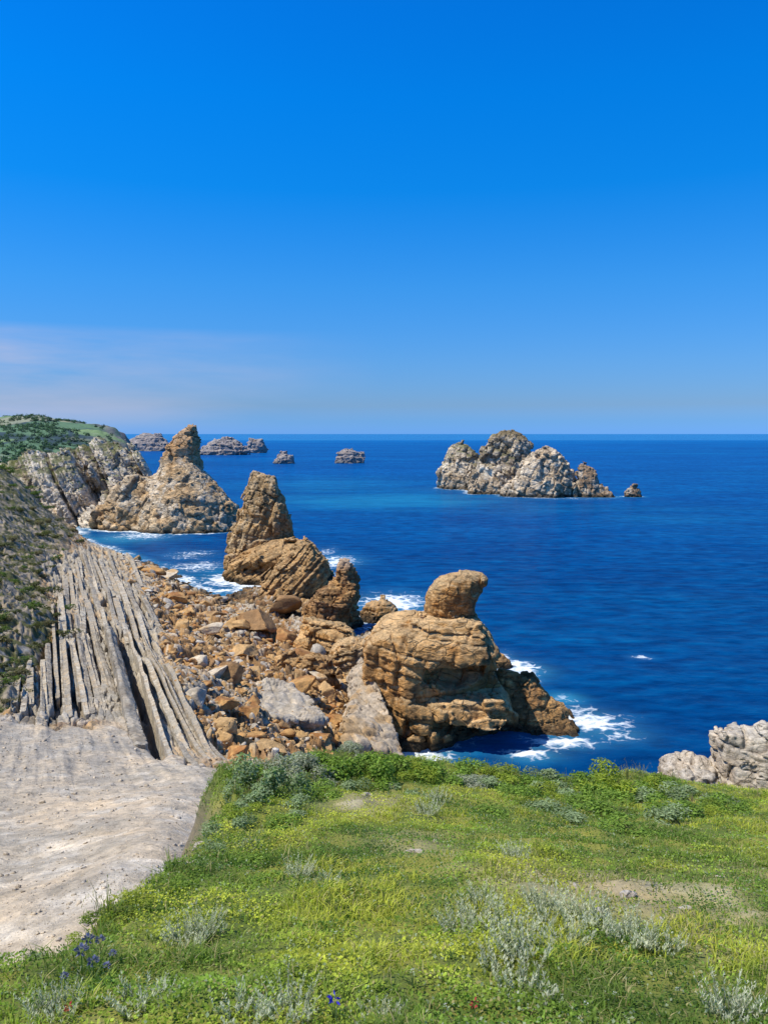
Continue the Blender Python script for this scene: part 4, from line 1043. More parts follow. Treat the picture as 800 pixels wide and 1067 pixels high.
def build_plants():
    sil = [Kit(lambda k=k: two_part('silver_plant', *silver_plant_mesh(40 + k, n=[46, 34, 60][k], h=[.12, .10, .14][k]))) for k in range(3)]
    SP = [(498, 958, 1.0), (530, 975, 1.15), (478, 975, .8), (548, 1000, 1.1), (520, 1012, .8), (575, 962, 1.0), (612, 968, 1.1), (640, 975, 1.15), (660, 985, .9), (590, 985, .9),
          (545, 1040, 1.0), (195, 985, .9), (215, 972, .8), (150, 1050, .9), (300, 1062, .75), (690, 990, .8), (505, 940, .8), (560, 945, .8), (340, 925, .7), (455, 838, 1.3), (445, 850, 1.1), (538, 897, .9), (395, 1064, .6), (310, 915, .8), (60, 1062, .8), (250, 1066, .8), (760, 1062, .8)]
    for i, (px, py, s) in enumerate(SP):
        o = sil[i % 3](); put(o, px, py, s, rot=None)
        if 470 < px < 700 and py < 1050: lab, gr = 'upright silvery-grey plant in the spiky patch right of centre foreground', 'silvery plants in the centre patch'
        elif py > 1045: lab, gr = 'silvery-grey plant at the bottom edge of the turf', 'silvery plants at the bottom edge'
        elif px < 230: lab, gr = 'pale silvery plant in the turf near the gravel slope', 'silvery plants near the gravel'
        else: lab, gr = 'small silvery tuft in the middle of the grassy headland', 'silvery tufts in mid turf'
        tag(o, lab, 'plant', gr)
    kinds = [dict(n=1500, leaf=.13, col=(.29, .43, .07), col2=(.10, .17, .035)), dict(n=1500, leaf=.14, col=(.33, .41, .22), col2=(.12, .18, .08), asp=.4),
             dict(n=1700, leaf=.12, col=(.42, .44, .34), col2=(.16, .18, .11), asp=.35), dict(n=1700, leaf=.15, col=(.36, .43, .06), col2=(.10, .17, .03), asp=.3)]
    bk = [Kit(lambda k=k: two_part('bush', *bush_mesh(60 + k, **kinds[k]))) for k in range(4)]
    BS = [  # px, py of the base, width in px, height factor, kind
        (268, 822, 46, 1.1, 1), (292, 806, 40, 1.1, 2), (256, 842, 36, .8, 1), (318, 805, 36, .9, 2), (345, 800, 44, .8, 0), (375, 800, 46, .85, 0), (405, 805, 42, .8, 0), (440, 812, 44, .75, 0),
        (478, 815, 36, .6, 2), (510, 822, 34, .6, 2), (540, 826, 38, .7, 0), (575, 828, 40, .65, 1), (612, 830, 40, .8, 0), (650, 828, 50, .9, 3), (685, 832, 46, .6, 0), (720, 838, 44, .6, 1),
        (595, 838, 34, .5, 0), (640, 852, 50, .5, 0), (690, 858, 50, .45, 1), (555, 845, 36, .5, 1), (755, 845, 40, .5, 0), (790, 835, 40, .6, 3), (420, 825, 36, .45, 1),
        (238, 868, 34, .8, 1), (225, 895, 34, .7, 1), (265, 880, 44, .6, 0), (250, 905, 40, .55, 0), (190, 935, 40, .6, 0), (150, 945, 40, .6, 0), (110, 968, 38, .7, 3), (305, 845, 34, .5, 1), (285, 862, 38, .5, 0), (92, 985, 30, .6, 3),
        (330, 830, 40, .4, 0), (215, 915, 36, .5, 0), (300, 785, 30, .8, 0), (365, 787, 30, .7, 2), (335, 812, 34, .6, 2), (390, 812, 36, .6, 0), (425, 806, 34, .7, 3), (460, 818, 34, .6, 0), (495, 820, 32, .6, 1), (525, 828, 32, .5, 0), (560, 830, 34, .55, 3), (630, 838, 40, .6, 0), (670, 840, 40, .5, 1), (705, 848, 44, .5, 0), (735, 850, 40, .5, 3), (280, 835, 34, .6, 0), (245, 885, 34, .6, 2), (480, 803, 34, .7, 0), (512, 812, 34, .7, 3), (545, 816, 36, .7, 0), (580, 818, 36, .7, 1), (608, 820, 36, .7, 0), (628, 820, 34, .8, 3), (668, 822, 38, .8, 3), (700, 826, 36, .7, 0), (730, 832, 36, .6, 1), (770, 840, 36, .6, 0), (650, 870, 50, .4, 0), (600, 862, 46, .4, 1), (710, 872, 44, .4, 0), (500, 845, 40, .4, 0), (350, 822, 34, .5, 1), (270, 925, 40, .4, 0), (320, 900, 40, .35, 0), (250, 852, 28, .7, 3), (240, 878, 26, .7, 0), (218, 902, 26, .6, 1), (180, 925, 26, .6, 0), (258, 830, 30, .8, 1), (262, 812, 30, .8, 0), (132, 944, 26, .6, 3), (84, 970, 26, .6, 0), (44, 994, 24, .6, 1), (15, 1008, 24, .6, 0)]
    txt = ['dark green leafy bush', 'grey-green bushy shrub', 'silver-grey shrub', 'yellow-green grassy bush']
    for i, (px, py, wpx, hz, k) in enumerate(BS):
        o = bk[k](); D = put(o, px, py, 1, sink=.02)
        s = wpx * D / FPX / 1.5 * 1.15; o.scale = (s, s, s * hz * 1.15); o.location.z -= .05 * s
        if px < 335 and py < 850: o.scale = (s * 1.05, s * 1.05, s * hz * 1.2)
        where = 'on the left rim of the headland' if px < 330 else ('along the middle of the crest' if px < 530 else 'on the right part of the crest')
        tag(o, txt[k] + ' ' + where, 'bush', ['dark green bushes', 'grey-green shrubs', 'silver-grey shrubs', 'yellow-green bushes'][k] + ' ' + where)
    # tall thin grass heads on the crest against the sea
    def tuft():
        r = np.random.default_rng(5); n = 26; a = r.uniform(0, 6.28, n); q = .10 * r.random(n)
        P = np.stack([q * np.cos(a), q * np.sin(a), 0 * q - .01], 1); H = r.uniform(.16, .34, n)
        c = np.tile(np.array((.26, .27, .10)), (n, 1)) * r.uniform(.7, 1.2, (n, 1))
        V, F, C = blades(P, H, np.full(n, .007), r.uniform(.05, .45, n), a, c)
        n2 = n; tip = V.reshape(-1, 5, 3)[:, 4]
        V2, F2, C2 = leaves(tip - np.array([0, 0, .03]), np.full(n2, .045), np.stack([np.cos(a), np.sin(a), 0 * a + .2], 1), a, np.tile(np.array(G_STRAW), (n2, 1)), .2)
        return obj('grass_tuft', make_mesh('grass_tuft', *cat_mesh([(V, F, C), (V2, F2, C2)]), smooth=False, mat=M['leaf']))
    tk = Kit(tuft)
    for px, py, s in [(655, 815, 1.0), (668, 812, .8), (640, 815, .8), (590, 820, .7), (530, 812, .7), (560, 815, .6), (505, 808, .7), (260, 812, .8), (360, 798, .6), (112, 958, .6), (700, 815, .7), (625, 818, .6)]:
        o = tk(); put(o, px, py, s)
        tag(o, 'thin tuft of grass with straw seed heads on the headland rim', 'grass tuft', 'seeding grass tufts on the rim')
    # flowers
    def flower(name, col, n=26, R=.022, stemh=.075):
        def make():
            r = np.random.default_rng(len(name)); v = unit(r.normal(0, 1, (n, 3)) + np.array([0, 0, .6]))
            P = np.array([0, 0, stemh]) + v * R * .45
            c = np.tile(np.array(col), (n, 1)) * r.uniform(.6, 1.4, (n, 1))
            fl = leaves(P, np.full(n, R), np.cross(v, r.normal(0, 1, (n, 3))), np.arctan2(v[:, 1], v[:, 0]), c, .45)
            k = 7; a = np.linspace(0, 6.28, k, endpoint=False); hh = np.full(k, stemh * .7); hh[0] = stemh
            ln = np.full(k, .8); ln[0] = 0
            st = blades(np.zeros((k, 3)), hh, np.full(k, .005), ln, a, np.tile(np.array((.10, .16, .05)), (k, 1)))
            return two_part(name, fl, st, 'bloom', 'stem')
        return Kit(make)
    fb = flower('blue_flower', (.23, .23, .42), 44, .013); fv = flower('violet_flower', (.05, .04, .62), 14, .015, .06); fr = flower('red_flower', (.55, .07, .08), 12, .013, .05); fw = flower('white_flower', (.75, .75, .68), 10, .008, .055)
    for px, py, s in [(93, 1008, 1.5), (105, 1002, 1.2), (86, 1024, 1.6), (98, 1030, 1.3), (118, 1012, .9), (68, 1038, .9), (112, 1025, .9)]:
        o = fb(); put(o, px, py, s); tag(o, 'dusty blue thistle-like flower at the lower left rim of the turf', 'flower', 'dusty blue flowers at the lower left')
    o = fv(); put(o, 349, 1066, 1.2); tag(o, 'single vivid violet-blue flower at the bottom edge, left of centre', 'flower')
    o = fr(); put(o, 494, 1064, 1.1); tag(o, 'small red flower at the bottom edge, right of centre', 'flower')
    o = fr(); put(o, 72, 1066, 1.0); tag(o, 'small red flower in the bottom left corner of the turf', 'flower')
    for px, py in [(464, 1062), (640, 1050), (420, 905), (520, 1040), (600, 875), (350, 985), (300, 1010), (705, 1045), (470, 1000), (250, 960), (585, 1050), (610, 1060), (430, 1030), (555, 905), (660, 880), (390, 950)]:
        o = fw(); put(o, px, py, random.uniform(.7, 1.1)); tag(o, 'tiny white flower dotted in the turf', 'flower', 'tiny white flowers in the turf')

# ------------------------------------------------------------------ loose rocks
def boulder_mesh(seed, sub=4, shape=(1, .8, .6), planes=11, noise=.045):
    r = np.random.default_rng(seed)
    import bmesh
    bm = bmesh.new(); bmesh.ops.create_icosphere(bm, subdivisions=sub, radius=1.0)
    V = np.array([v.co[:] for v in bm.verts]); F = np.array([[v.index for v in f.verts] for f in bm.faces]); bm.free()
    for i in range(planes):
        n = r.normal(0, 1, 3); n /= np.linalg.norm(n); dd = r.uniform(.36, .74)
        e = V @ n - dd; V = V - np.maximum(e, 0)[:, None] * n[None]
    V = V * np.array(shape)[None]
    x, y, z = V.T; o = seed * 3.1
    Nn = normals(V, F)
    V = V + Nn * (noise * fbm(x * 2.2 + o, y * 2.2, z * 3.5, 4) + noise * .5 * fbm(x * 7 + o, y * 7, z * 10, 3, ridged=True))[:, None]
    n1 = fbm(x * 1.5 + o, y * 1.5, z * 1.5, 4)
    return V, F, n1, fbm(x * 6 + o, y * 6, z * 6, 3)

def boulder_obj(name, seed, base, alt, sub=3, mat=None, **kw):
    V, F, n1, n2 = boulder_mesh(seed, sub, **kw)
    c = np.tile(np.array(base), (len(V), 1)); c = mixc(c, alt, sstep(-.1, .4, n1)); c = c * (1 + .3 * n2)[:, None]
    return obj(name, make_mesh(name, V, F, c, False, mat or M['ground_rock']))

SP_ = {}
def shore_hit(px, py):
    """nearest visible point of the shore mesh at a photo position"""
    if not SP_:
        a, b = project(SHORE_V[:, 0], SHORE_V[:, 1], SHORE_V[:, 2])
        k = (np.floor(a / 8) * 4096 + np.floor(b / 8)).astype(np.int64); o = np.argsort(k, kind='stable')
        SP_.update(k=k[o], o=o, a=a, b=b)
    c = []
    for i in range(int((px - 4) // 8), int((px + 4) // 8) + 1):
        for j in range(int((py - 4) // 8), int((py + 4) // 8) + 1):
            l, r = np.searchsorted(SP_['k'], [i * 4096 + j, i * 4096 + j + 1]); c.append(SP_['o'][l:r])
    c = np.concatenate(c); c = c[(np.abs(SP_['a'][c] - px) < 4) & (np.abs(SP_['b'][c] - py) < 4)]
    if len(c) == 0: return None
    return SHORE_V[c[np.argsort(SHORE_V[c, 1])[len(c) // 4]]]

ROCKFALL = [(120, 575), (165, 590), (205, 622), (250, 625), (270, 650), (320, 668), (375, 690), (352, 720), (385, 770), (240, 795), (200, 740), (172, 690), (160, 640)]

def build_boulders():
    cols = [(TAN, ORANGE, 'tan'), (ORANGE, (.33, .16, .06), 'rust-orange'), (BROWN, TAN, 'dark brown'), ((.45, .395, .31), PALE, 'grey'), ((.58, .50, .38), TAN, 'pale')]
    shapes = [(1, .8, .55), (1, .9, .75), (1, .6, .38), (1, .75, .5), (1, 1, .6)]
    kits = {}
    def kit(c, s):
        if (c, s) not in kits: kits[c, s] = Kit(lambda: boulder_obj('boulder', 100 + 7 * c + s, cols[c][0], cols[c][1], 4, shape=shapes[s]))
        return kits[c, s]
    BIG = [  # px, py, half width px, colour, shape, label
        (241, 712, 21, 2, 1, 'large rounded dark brown boulder in the middle of the rockfall'),
        (268, 662, 32, 2, 3, 'broad flat-topped brown boulder below the pinnacle plinth'),
        (230, 738, 20, 1, 3, 'rust-orange wedge boulder just below the large rounded brown one'),
        (345, 685, 14, 2, 1, 'dark shadowed boulder under the blunt stack'),
        (318, 690, 20, 1, 3, 'orange boulder left of the dark one under the blunt stack'),
        (332, 660, 20, 1, 1, 'upright orange block at the foot of the blunt stack'),
        (290, 690, 18, 0, 3, 'tan boulder in front of the flat-topped brown boulder'),
        (300, 768, 22, 1, 2, 'flat rust-orange boulder just above the grass crest'),
        (335, 772, 18, 1, 3, 'blocky rust-orange boulder at the grass crest, left of the pale ramp'),
        (268, 770, 18, 1, 2, 'flat orange boulder at the left end of the grass crest'),
        (205, 690, 16, 4, 3, 'pale boulder beside the grey beds'),
        (198, 640, 16, 0, 2, 'flat tan boulder near the surf of the cove'),
        (160, 598, 18, 1, 2, 'low orange slab at the tip of the grey beds'),
        (225, 640, 16, 2, 2, 'brown slab above the cove surf'),
        (395, 640, 13, 0, 0, 'tan boulder at the water behind the big block')]
    for px, py, r, c, s, lab in BIG:
        p = shore_hit(px, py)
        if p is None: continue
        o = kit(c, s)(); R = r * p[1] / FPX
        o.location = (p[0], p[1] + R * .3, p[2] + R * .18); o.scale = (R, R, R); o.rotation_euler = (random.uniform(-.25, .25), random.uniform(-.25, .25), random.uniform(-.6, .6))
        tag(o, lab, 'boulder')
    for px, py, r, c, s in [(292, 640, 20, 2, 3), (255, 684, 17, 0, 3), (310, 722, 16, 1, 1), (362, 668, 14, 0, 1), (345, 655, 17, 2, 3), (285, 725, 14, 4, 0), (222, 705, 14, 4, 3), (262, 745, 15, 1, 3), (318, 752, 16, 2, 0), (232, 768, 15, 0, 1), (205, 735, 13, 3, 1),
                        (340, 725, 14, 0, 3), (300, 665, 15, 1, 0), (240, 655, 14, 0, 0), (185, 625, 13, 1, 3), (215, 660, 14, 4, 2), (360, 700, 15, 1, 1), (248, 790, 15, 1, 0), (285, 785, 16, 0, 3), (325, 705, 13, 4, 3)]:
        p = shore_hit(px, py)
        if p is None: continue
        o = kit(c, s)(); R = r * p[1] / FPX
        o.location = (p[0], p[1] + R * .3, p[2] + R * .25); R *= 1.45; o.scale = (R, R, R); o.rotation_euler = (random.uniform(-.35, .35), random.uniform(-.35, .35), random.uniform(0, 6.28))
        tag(o, f'large angular {cols[c][2]} block in the rockfall', 'boulder', f'large angular {cols[c][2]} blocks in the rockfall')
    # the smaller ones
    poly = np.array(ROCKFALL); placed = []
    tries = 0
    while len(placed) < 255 and tries < 8000:
        tries += 1
        px = random.uniform(118, 400); py = random.uniform(572, 797)
        if poly_sd(np.array([px]), np.array([py]), ROCKFALL)[0] > 2: continue
        r = min(17, 4.6 * random.paretovariate(1.5))
        if any((px - a) ** 2 + (py - b) ** 2 < (.75 * (r + q)) ** 2 for a, b, q in placed): continue
        p = shore_hit(px, py)
        if p is None or p[1] < 30 or p[2] < -.3: continue
        placed.append((px, py, r))
        zone = 'low' if p[1] > 105 else ('mid' if p[1] > 62 else 'near')
        w = [.34, .3, .16, .1, .1] if px > 200 else [.34, .26, .1, .15, .15]
        c = random.choices(range(5), w)[0]; s = random.randrange(5)
        o = kit(c, s)(); R = r * p[1] / FPX
        o.location = (p[0], p[1], p[2] + R * .12); o.scale = (R, R, R)
        o.rotation_euler = (random.gauss(0, .35), random.gauss(0, .35), random.uniform(0, 6.28))
        where = {'low': 'in the low rubble beside the cove', 'mid': 'in the middle of the rockfall', 'near': 'in the rockfall just above the grass crest'}[zone]
        size = 'small' if r < 5 else 'medium-sized'
        tag(o, f'{size} {cols[c][2]} boulder {where}', 'boulder', f'{size} {cols[c][2]} boulders {where}')

def merged_rocks(name, label, cat, P, R, cols, mat, seed, sink=.1, sub=2):
    """more small rocks than one could count, as one mesh"""
    r = np.random.default_rng(seed); protos = [boulder_mesh(500 + seed + k, sub, shape=s, noise=.03) for k, s in enumerate([(1, .8, .6), (1, .7, .4), (1, .9, .8), (1, .6, .5), (1, .85, .5)])]
    parts = []; n = len(P); kind = r.integers(0, len(protos), n)
    for k, (V, F, n1, n2) in enumerate(protos):
        I = np.nonzero(kind == k)[0]; m = len(I)
        if m == 0: continue
        a = r.uniform(0, 6.28, m); b = r.normal(0, .35, m)
        ca, sa, cb, sb = np.cos(a), np.sin(a), np.cos(b), np.sin(b)
        x = V[None, :, 0] * cb[:, None] + V[None, :, 2] * sb[:, None]; z = -V[None, :, 0] * sb[:, None] + V[None, :, 2] * cb[:, None]; y = V[None, :, 1] + 0 * z
        W = np.stack([x * ca[:, None] - y * sa[:, None], x * sa[:, None] + y * ca[:, None], z], 2) * R[I][:, None, None] + P[I][:, None]
        W[..., 2] += (R[I] * sink)[:, None]
        C = np.repeat(cols[I], len(V), 0) * (1 + .3 * np.tile(n2, m))[:, None]
        parts.append((W.reshape(-1, 3), (F[None] + (np.arange(m) * len(V))[:, None, None]).reshape(-1, 3), C))
    o = obj(name, make_mesh(name, *cat_mesh(parts), False, mat))
    return tag(o, label, cat, kind='stuff')

def scatter_shore(n, poly, seed, box):
    """random points of the shore mesh inside a photo region, evenly over the picture"""
    r = np.random.default_rng(seed)
    a, b = project(SHORE_V[:, 0], SHORE_V[:, 1], SHORE_V[:, 2])
    m = (a > box[0]) & (a < box[1]) & (b > box[2]) & (b < box[3]); I = np.nonzero(m)[0]
    I = I[poly_sd(a[I], b[I], poly) < 0]
    key = (a[I] // 2.5).astype(int) * 10000 + (b[I] // 2.5).astype(int)
    p = r.permutation(len(I)); I = I[p]; key = key[p]
    _, first = np.unique(key, return_index=True)
    I = I[first]
    return SHORE_V[r.choice(I, min(n, len(I)), replace=False)]

def build_rubble():
    r = np.random.default_rng(4)
    P = scatter_shore(2200, ROCKFALL, 9, (110, 430, 565, 800)); P = P[P[:, 2] > -.2]; n = len(P)
    pal = np.array([TAN, ORANGE, BROWN, GREY, PALE, RUST]); c = pal[r.choice(6, n, p=[.34, .26, .13, .11, .11, .05])] * r.uniform(.7, 1.2, (n, 1))
    merged_rocks('rubble', 'orange and tan broken rubble filling the rockfall between the boulders', 'rubble', P, np.minimum(7.0, 1.9 * (1 + r.pareto(2.0, n))) * P[:, 1] / FPX, c, M['ground_rock'], 1)
    poly = [(-20, 740), (120, 752), (180, 796), (240, 802), (225, 870), (150, 918), (60, 978), (-20, 1015)]
    P = scatter_shore(3600, poly, 10, (-20, 250, 735, 1015)); n = len(P)
    up = sstep(30, 36, P[:, 1])
    c = np.array([(.62, .53, .40)]) * r.choice([.55, .85, 1.0, 1.25], (n, 1), p=[.2, .3, .3, .2])
    merged_rocks('gravel', 'pale limestone chips scattered over the bare gravel slope', 'gravel', P, np.minimum(4.5, .6 * (1 + r.pareto(2.4, n))) * P[:, 1] / FPX, c, M['pale_rock'], 2, sub=1)

def slab_between(name, a, b, width, height, seed, base, alt, mat, top_tilt=0.1, sink=1.2, ground=True):
    """a long jagged bed of rock from ground point a to b"""
    r = np.random.default_rng(seed); o = seed * 5.7
    a = np.array(a, float); b = np.array(b, float); d = b - a; L = np.linalg.norm(d[:2]); t = d / L
    s = np.array([t[1], -t[0], 0]); s /= np.linalg.norm(s)
    nl = int(min(90, max(14, L / (width * .22)))); ring = []
    prof = [(-.5, -sink), (-.5, height * .3), (-.5, height * .94), (-.47, height), (-.15, height * 1.01), (.15, height * (1 + top_tilt * .5)), (.47, height * (1 + top_tilt)), (.5, height * (.94 + top_tilt)), (.5, height * .3), (.5, -sink)]
    P = len(prof)
    u = np.linspace(0, 1, nl)
    st = .5 * vnoise(u * L / 3.5 + o, 0 * u + .5, 0 * u) + .35 * np.round(3 * vnoise(u * L / 6 + o, 0 * u + 4.5, 0 * u)) / 3
    hs = .35 + .95 * st; hs *= (.12 + .88 * sstep(0, .35, u)) * (.2 + .8 * sstep(1, .85, u))
    gz = shore_base(a[0] + d[0] * u, a[1] + d[1] * u) if ground else a[2] + d[2] * u
    ws = .9 + .16 * vnoise(u * L / 3 + o, 0 * u + 9.5, 0 * u); ws[0] *= .6; ws[-1] *= .5
    V = np.zeros((nl, P, 3))
    for j, (q, z) in enumerate(prof):
        c = a[None] + d[None] * u[:, None]
        V[:, j] = c + s[None] * (q * width * ws)[:, None]
        V[:, j, 2] = gz + (z * hs if z > 0 else z)
    V = V.reshape(-1, 3)
    F = grid_faces(nl, P)
    caps = []
    for base_i, fl in ((0, False), ((nl - 1) * P, True)):
        for j in range(P // 2 - 1):
            q = [base_i + j, base_i + j + 1, base_i + P - 2 - j, base_i + P - 1 - j]
            caps.append(q[::-1] if fl else q)
    F = np.concatenate([F, np.array(caps)])
    # refine once by subdividing then roughen
    me = bpy.data.meshes.new('t'); me.from_pydata(V.tolist(), [], F.tolist())
    import bmesh
    bm = bmesh.new(); bm.from_mesh(me); bmesh.ops.subdivide_edges(bm, edges=bm.edges[:], cuts=2, use_grid_fill=True)
    bmesh.ops.triangulate(bm, faces=bm.faces[:]); bmesh.ops.recalc_face_normals(bm, faces=bm.faces[:])
    bm.verts.index_update()
    V = np.array([v.co[:] for v in bm.verts]); F = np.array([[v.index for v in f.verts] for f in bm.faces]); bm.free(); bpy.data.meshes.remove(me)
    x, y, z = V.T; Nn = normals(V, F)
    jl = (x * t[0] + y * t[1]); jb, je, _ = blocks(jl / (width * 3), (x * s[0] + y * s[1]) / (width * .5) + o, z / (width * .7), seed)
    V = V + Nn * (width * (.13 * (jb - .5) - .12 * sstep(.06, 0, je)))[:, None]
    V = V + Nn * (width * (.05 * fbm(x / width + o, y / width, z / width * 2, 4) + .05 * fbm(x / width * 5, y / width * 5, z / width * 5 + o, 3, ridged=True)))[:, None]
    n1 = fbm(x / width / 1.5 + o, y / width / 1.5, z / width, 4); n2 = fbm(x / width * 4, y / width * 4, z / width * 6 + o, 3)
    c = np.tile(np.array(base), (len(V), 1)); c = mixc(c, alt, sstep(-.1, .35, n1)); c = c * (1 + .35 * n2)[:, None]
    cen = (a + b) / 2
    return obj(name, make_mesh(name, V - cen, F, c, False, mat), loc=cen)

def build_slabs():
    # near foot (px, py), far end (px, py), width in px at the foot, height m
    FINS = [(184, 797, 130, 655, 6, 1.0), (146, 778, 108, 655, 17, 1.8)]
    r = np.random.default_rng(12); edge = np.array([(14, 745), (60, 746), (118, 752), (150, 772), (184, 797), (240, 797)])
    px = 18.
    while px < 236:
        w = r.uniform(4.5, 8.5)
        if not (128 < px < 190): 
            fy = np.interp(px, edge[:, 0], edge[:, 1]) - r.uniform(-2, 10); f = r.uniform(.28, .5) if px > 60 else r.uniform(.15, .25)
            FINS.append((px, fy, px + (50 - px) * f, fy + (480 - fy) * f, w, r.uniform(.35, .95)))
        px += w * 1.15
    for row, (y0, x0, x1) in enumerate([(662, 66, 172), (622, 78, 160)]):
        px = x0
        while px < x1:
            w = r.uniform(4.5, 8) * (1 - .2 * row); fy = y0 + r.uniform(-14, 14); f = r.uniform(.2, .36)
            FINS.append((px, fy, px + (50 - px) * f * .7, fy + (480 - fy) * f, w, r.uniform(.5, 1.1)))
            px += w * 1.25
    words = ['thin pale fin right of the dark cleft', 'broad pale slab left of the dark cleft']
    for i, (x0, y0, x1, y1, w, h) in enumerate(FINS):
        a, b = shore_hit(x0, y0), shore_hit(x1, y1)
        if a is None or b is None: continue
        # keep the beds parallel: far end re-aimed along the strike
        L = np.hypot(*(b - a)[:2]); a = a.copy(); b = b.copy()
        W = w * a[1] / FPX
        if i > 1: h *= .72
        sink = 1.6
        zb = shore_base(np.array([a[0], b[0]]), np.array([a[1], b[1]])); a[2], b[2] = zb
        o = slab_between('rock_bed', a, b, W, h, 200 + i, (.36, .325, .265) if i % 3 else (.47, .425, .345), (.28, .24, .185) if i % 2 else (.42, .345, .245), top_tilt=[.1, -.35, .3, -.2][i % 4], mat= M['ground_rock'], sink=sink)
        lab = (words[i] + ', running down to the cove') if i < 2 else 'upright grey rock bed ridge running from the gravel towards the cove'
        tag(o, lab, 'rock ridge', None if i < 2 else 'parallel grey rock beds')
    def leaning(label, pts, D, thick, seed, base, alt):
        """a leaning plate given by its outline"""
        P = np.array([[float(v) for v in unproject(px, py, d)] for px, py, d in pts]); c = P.mean(0)
        nx = np.cross(P[1] - P[0], P[2] - P[0]); nx /= np.linalg.norm(nx)
        if nx[1] > 0: nx = -nx
        n = len(P)
        V = np.concatenate([P, P - nx * thick]); F = [list(range(n)), list(range(2 * n - 1, n - 1, -1))] + [[i, i + n, (i + 1) % n + n, (i + 1) % n] for i in range(n)]
        import bmesh
        me = bpy.data.meshes.new('t'); me.from_pydata(V.tolist(), [], F); bm = bmesh.new(); bm.from_mesh(me); bpy.data.meshes.remove(me)
        bmesh.ops.triangulate(bm, faces=bm.faces[:])
        for _ in range(5): bmesh.ops.subdivide_edges(bm, edges=bm.edges[:], cuts=1, use_grid_fill=True)
        bmesh.ops.triangulate(bm, faces=bm.faces[:]); bmesh.ops.recalc_face_normals(bm, faces=bm.faces[:])
        bm.verts.index_update()
        V = np.array([v.co[:] for v in bm.verts]); F = np.array([[v.index for v in f.verts] for f in bm.faces]); bm.free()
        x, y, z = V.T; Nn = normals(V, F); s = thick
        jb, je, _ = blocks(x / s / 1.4 + y / s * .4, z / s / 1.6 + y / s * .5, y / s / 1.2, seed)
        V = V + Nn * (s * (.40 * (jb - .5) - .2 * sstep(.07, 0, je)))[:, None]
        V = V + Nn * (s * (.35 * fbm(x / s / 1.5 + seed, y / s / 1.5, z / s / 1.5, 4) + .1 * fbm(x / s * 4, y / s * 4, z / s * 4, 3, ridged=True)))[:, None]
        n1 = fbm(x / s + seed, y / s, z / s, 4); n2 = fbm(x / s * 5, y / s * 5, z / s * 5 + seed, 3)
        cc = np.tile(np.array(base), (len(V), 1)); cc = mixc(cc, alt, sstep(0, .4, n1)); cc = cc * (1 + .3 * n2)[:, None]
        o = obj('rock_slab', make_mesh('rock_slab', V - c, F, cc, True, M['ground_rock']), loc=c)
        tag(o, label, 'rock slab')
    leaning('pale grey ramp-like slab leaning on the left side of the big block', [(360, 774, 62), (422, 788, 63), (406, 746, 68), (391, 708, 74), (377, 684, 80), (367, 694, 80), (372, 722, 74), (358, 748, 66)], 70, 1.6, 1, (.45, .375, .28), (.40, .28, .155))
    leaning('large flat light grey slab lying in the rockfall', [(256, 742, 57), (300, 752, 58), (342, 750, 60), (326, 730, 64), (300, 712, 67), (280, 706, 68), (262, 725, 63)], 62, 1.2, 2, (.46, .41, .335), (.36, .31, .24))

def build_right_rocks():
    pale = lambda d: rock_colour(d, (.58, .51, .40), (.50, .41, .30), third=(.62, .56, .46), dark=(.17, .13, .10), top=(.62, .56, .47), topamt=.5, wetz=-5)
    hero('limestone_outcrop', 'pale layered limestone outcrop at the right edge above the grass', 'rock', None, M['pale_rock'], pale,
         [Piece([(755, 748, 776), (759, 743, 784), (766, 741, 790), (780, 741, 800), (800, 740, 812), (830, 736, 815)], 14.2, 1.0, 3.2, bot=21.0),
          Piece([(756, 790, 812), (764, 784, 830), (780, 778, 838), (800, 770, 845), (840, 766, 850)], 14.0, 1.0, 3.2, bot=21.0)],
         .032, .55, bed=(.22, -.12, 1), aniso=(1.8, 1.8, .55), facet=.5, crack=.55, rough=.12, vw=.06, tilt=.14, fine=.5, seed=21)
    hero('limestone_ledge', 'low flat pinkish ledge on the left of the pale outcrop', 'rock', None, M['pale_rock'], pale,
         [Piece([(793, 700, 730), (797, 694, 744), (804, 692, 748), (830, 690, 750)], 14.3, 1.2, 3.0, bot=21.0)],
         .034, .42, bed=(.2, -.1, 1), aniso=(1.5, 1.5, .5), facet=.4, crack=.5, rough=.12, vw=.06, tilt=.14, fine=.5, seed=22)

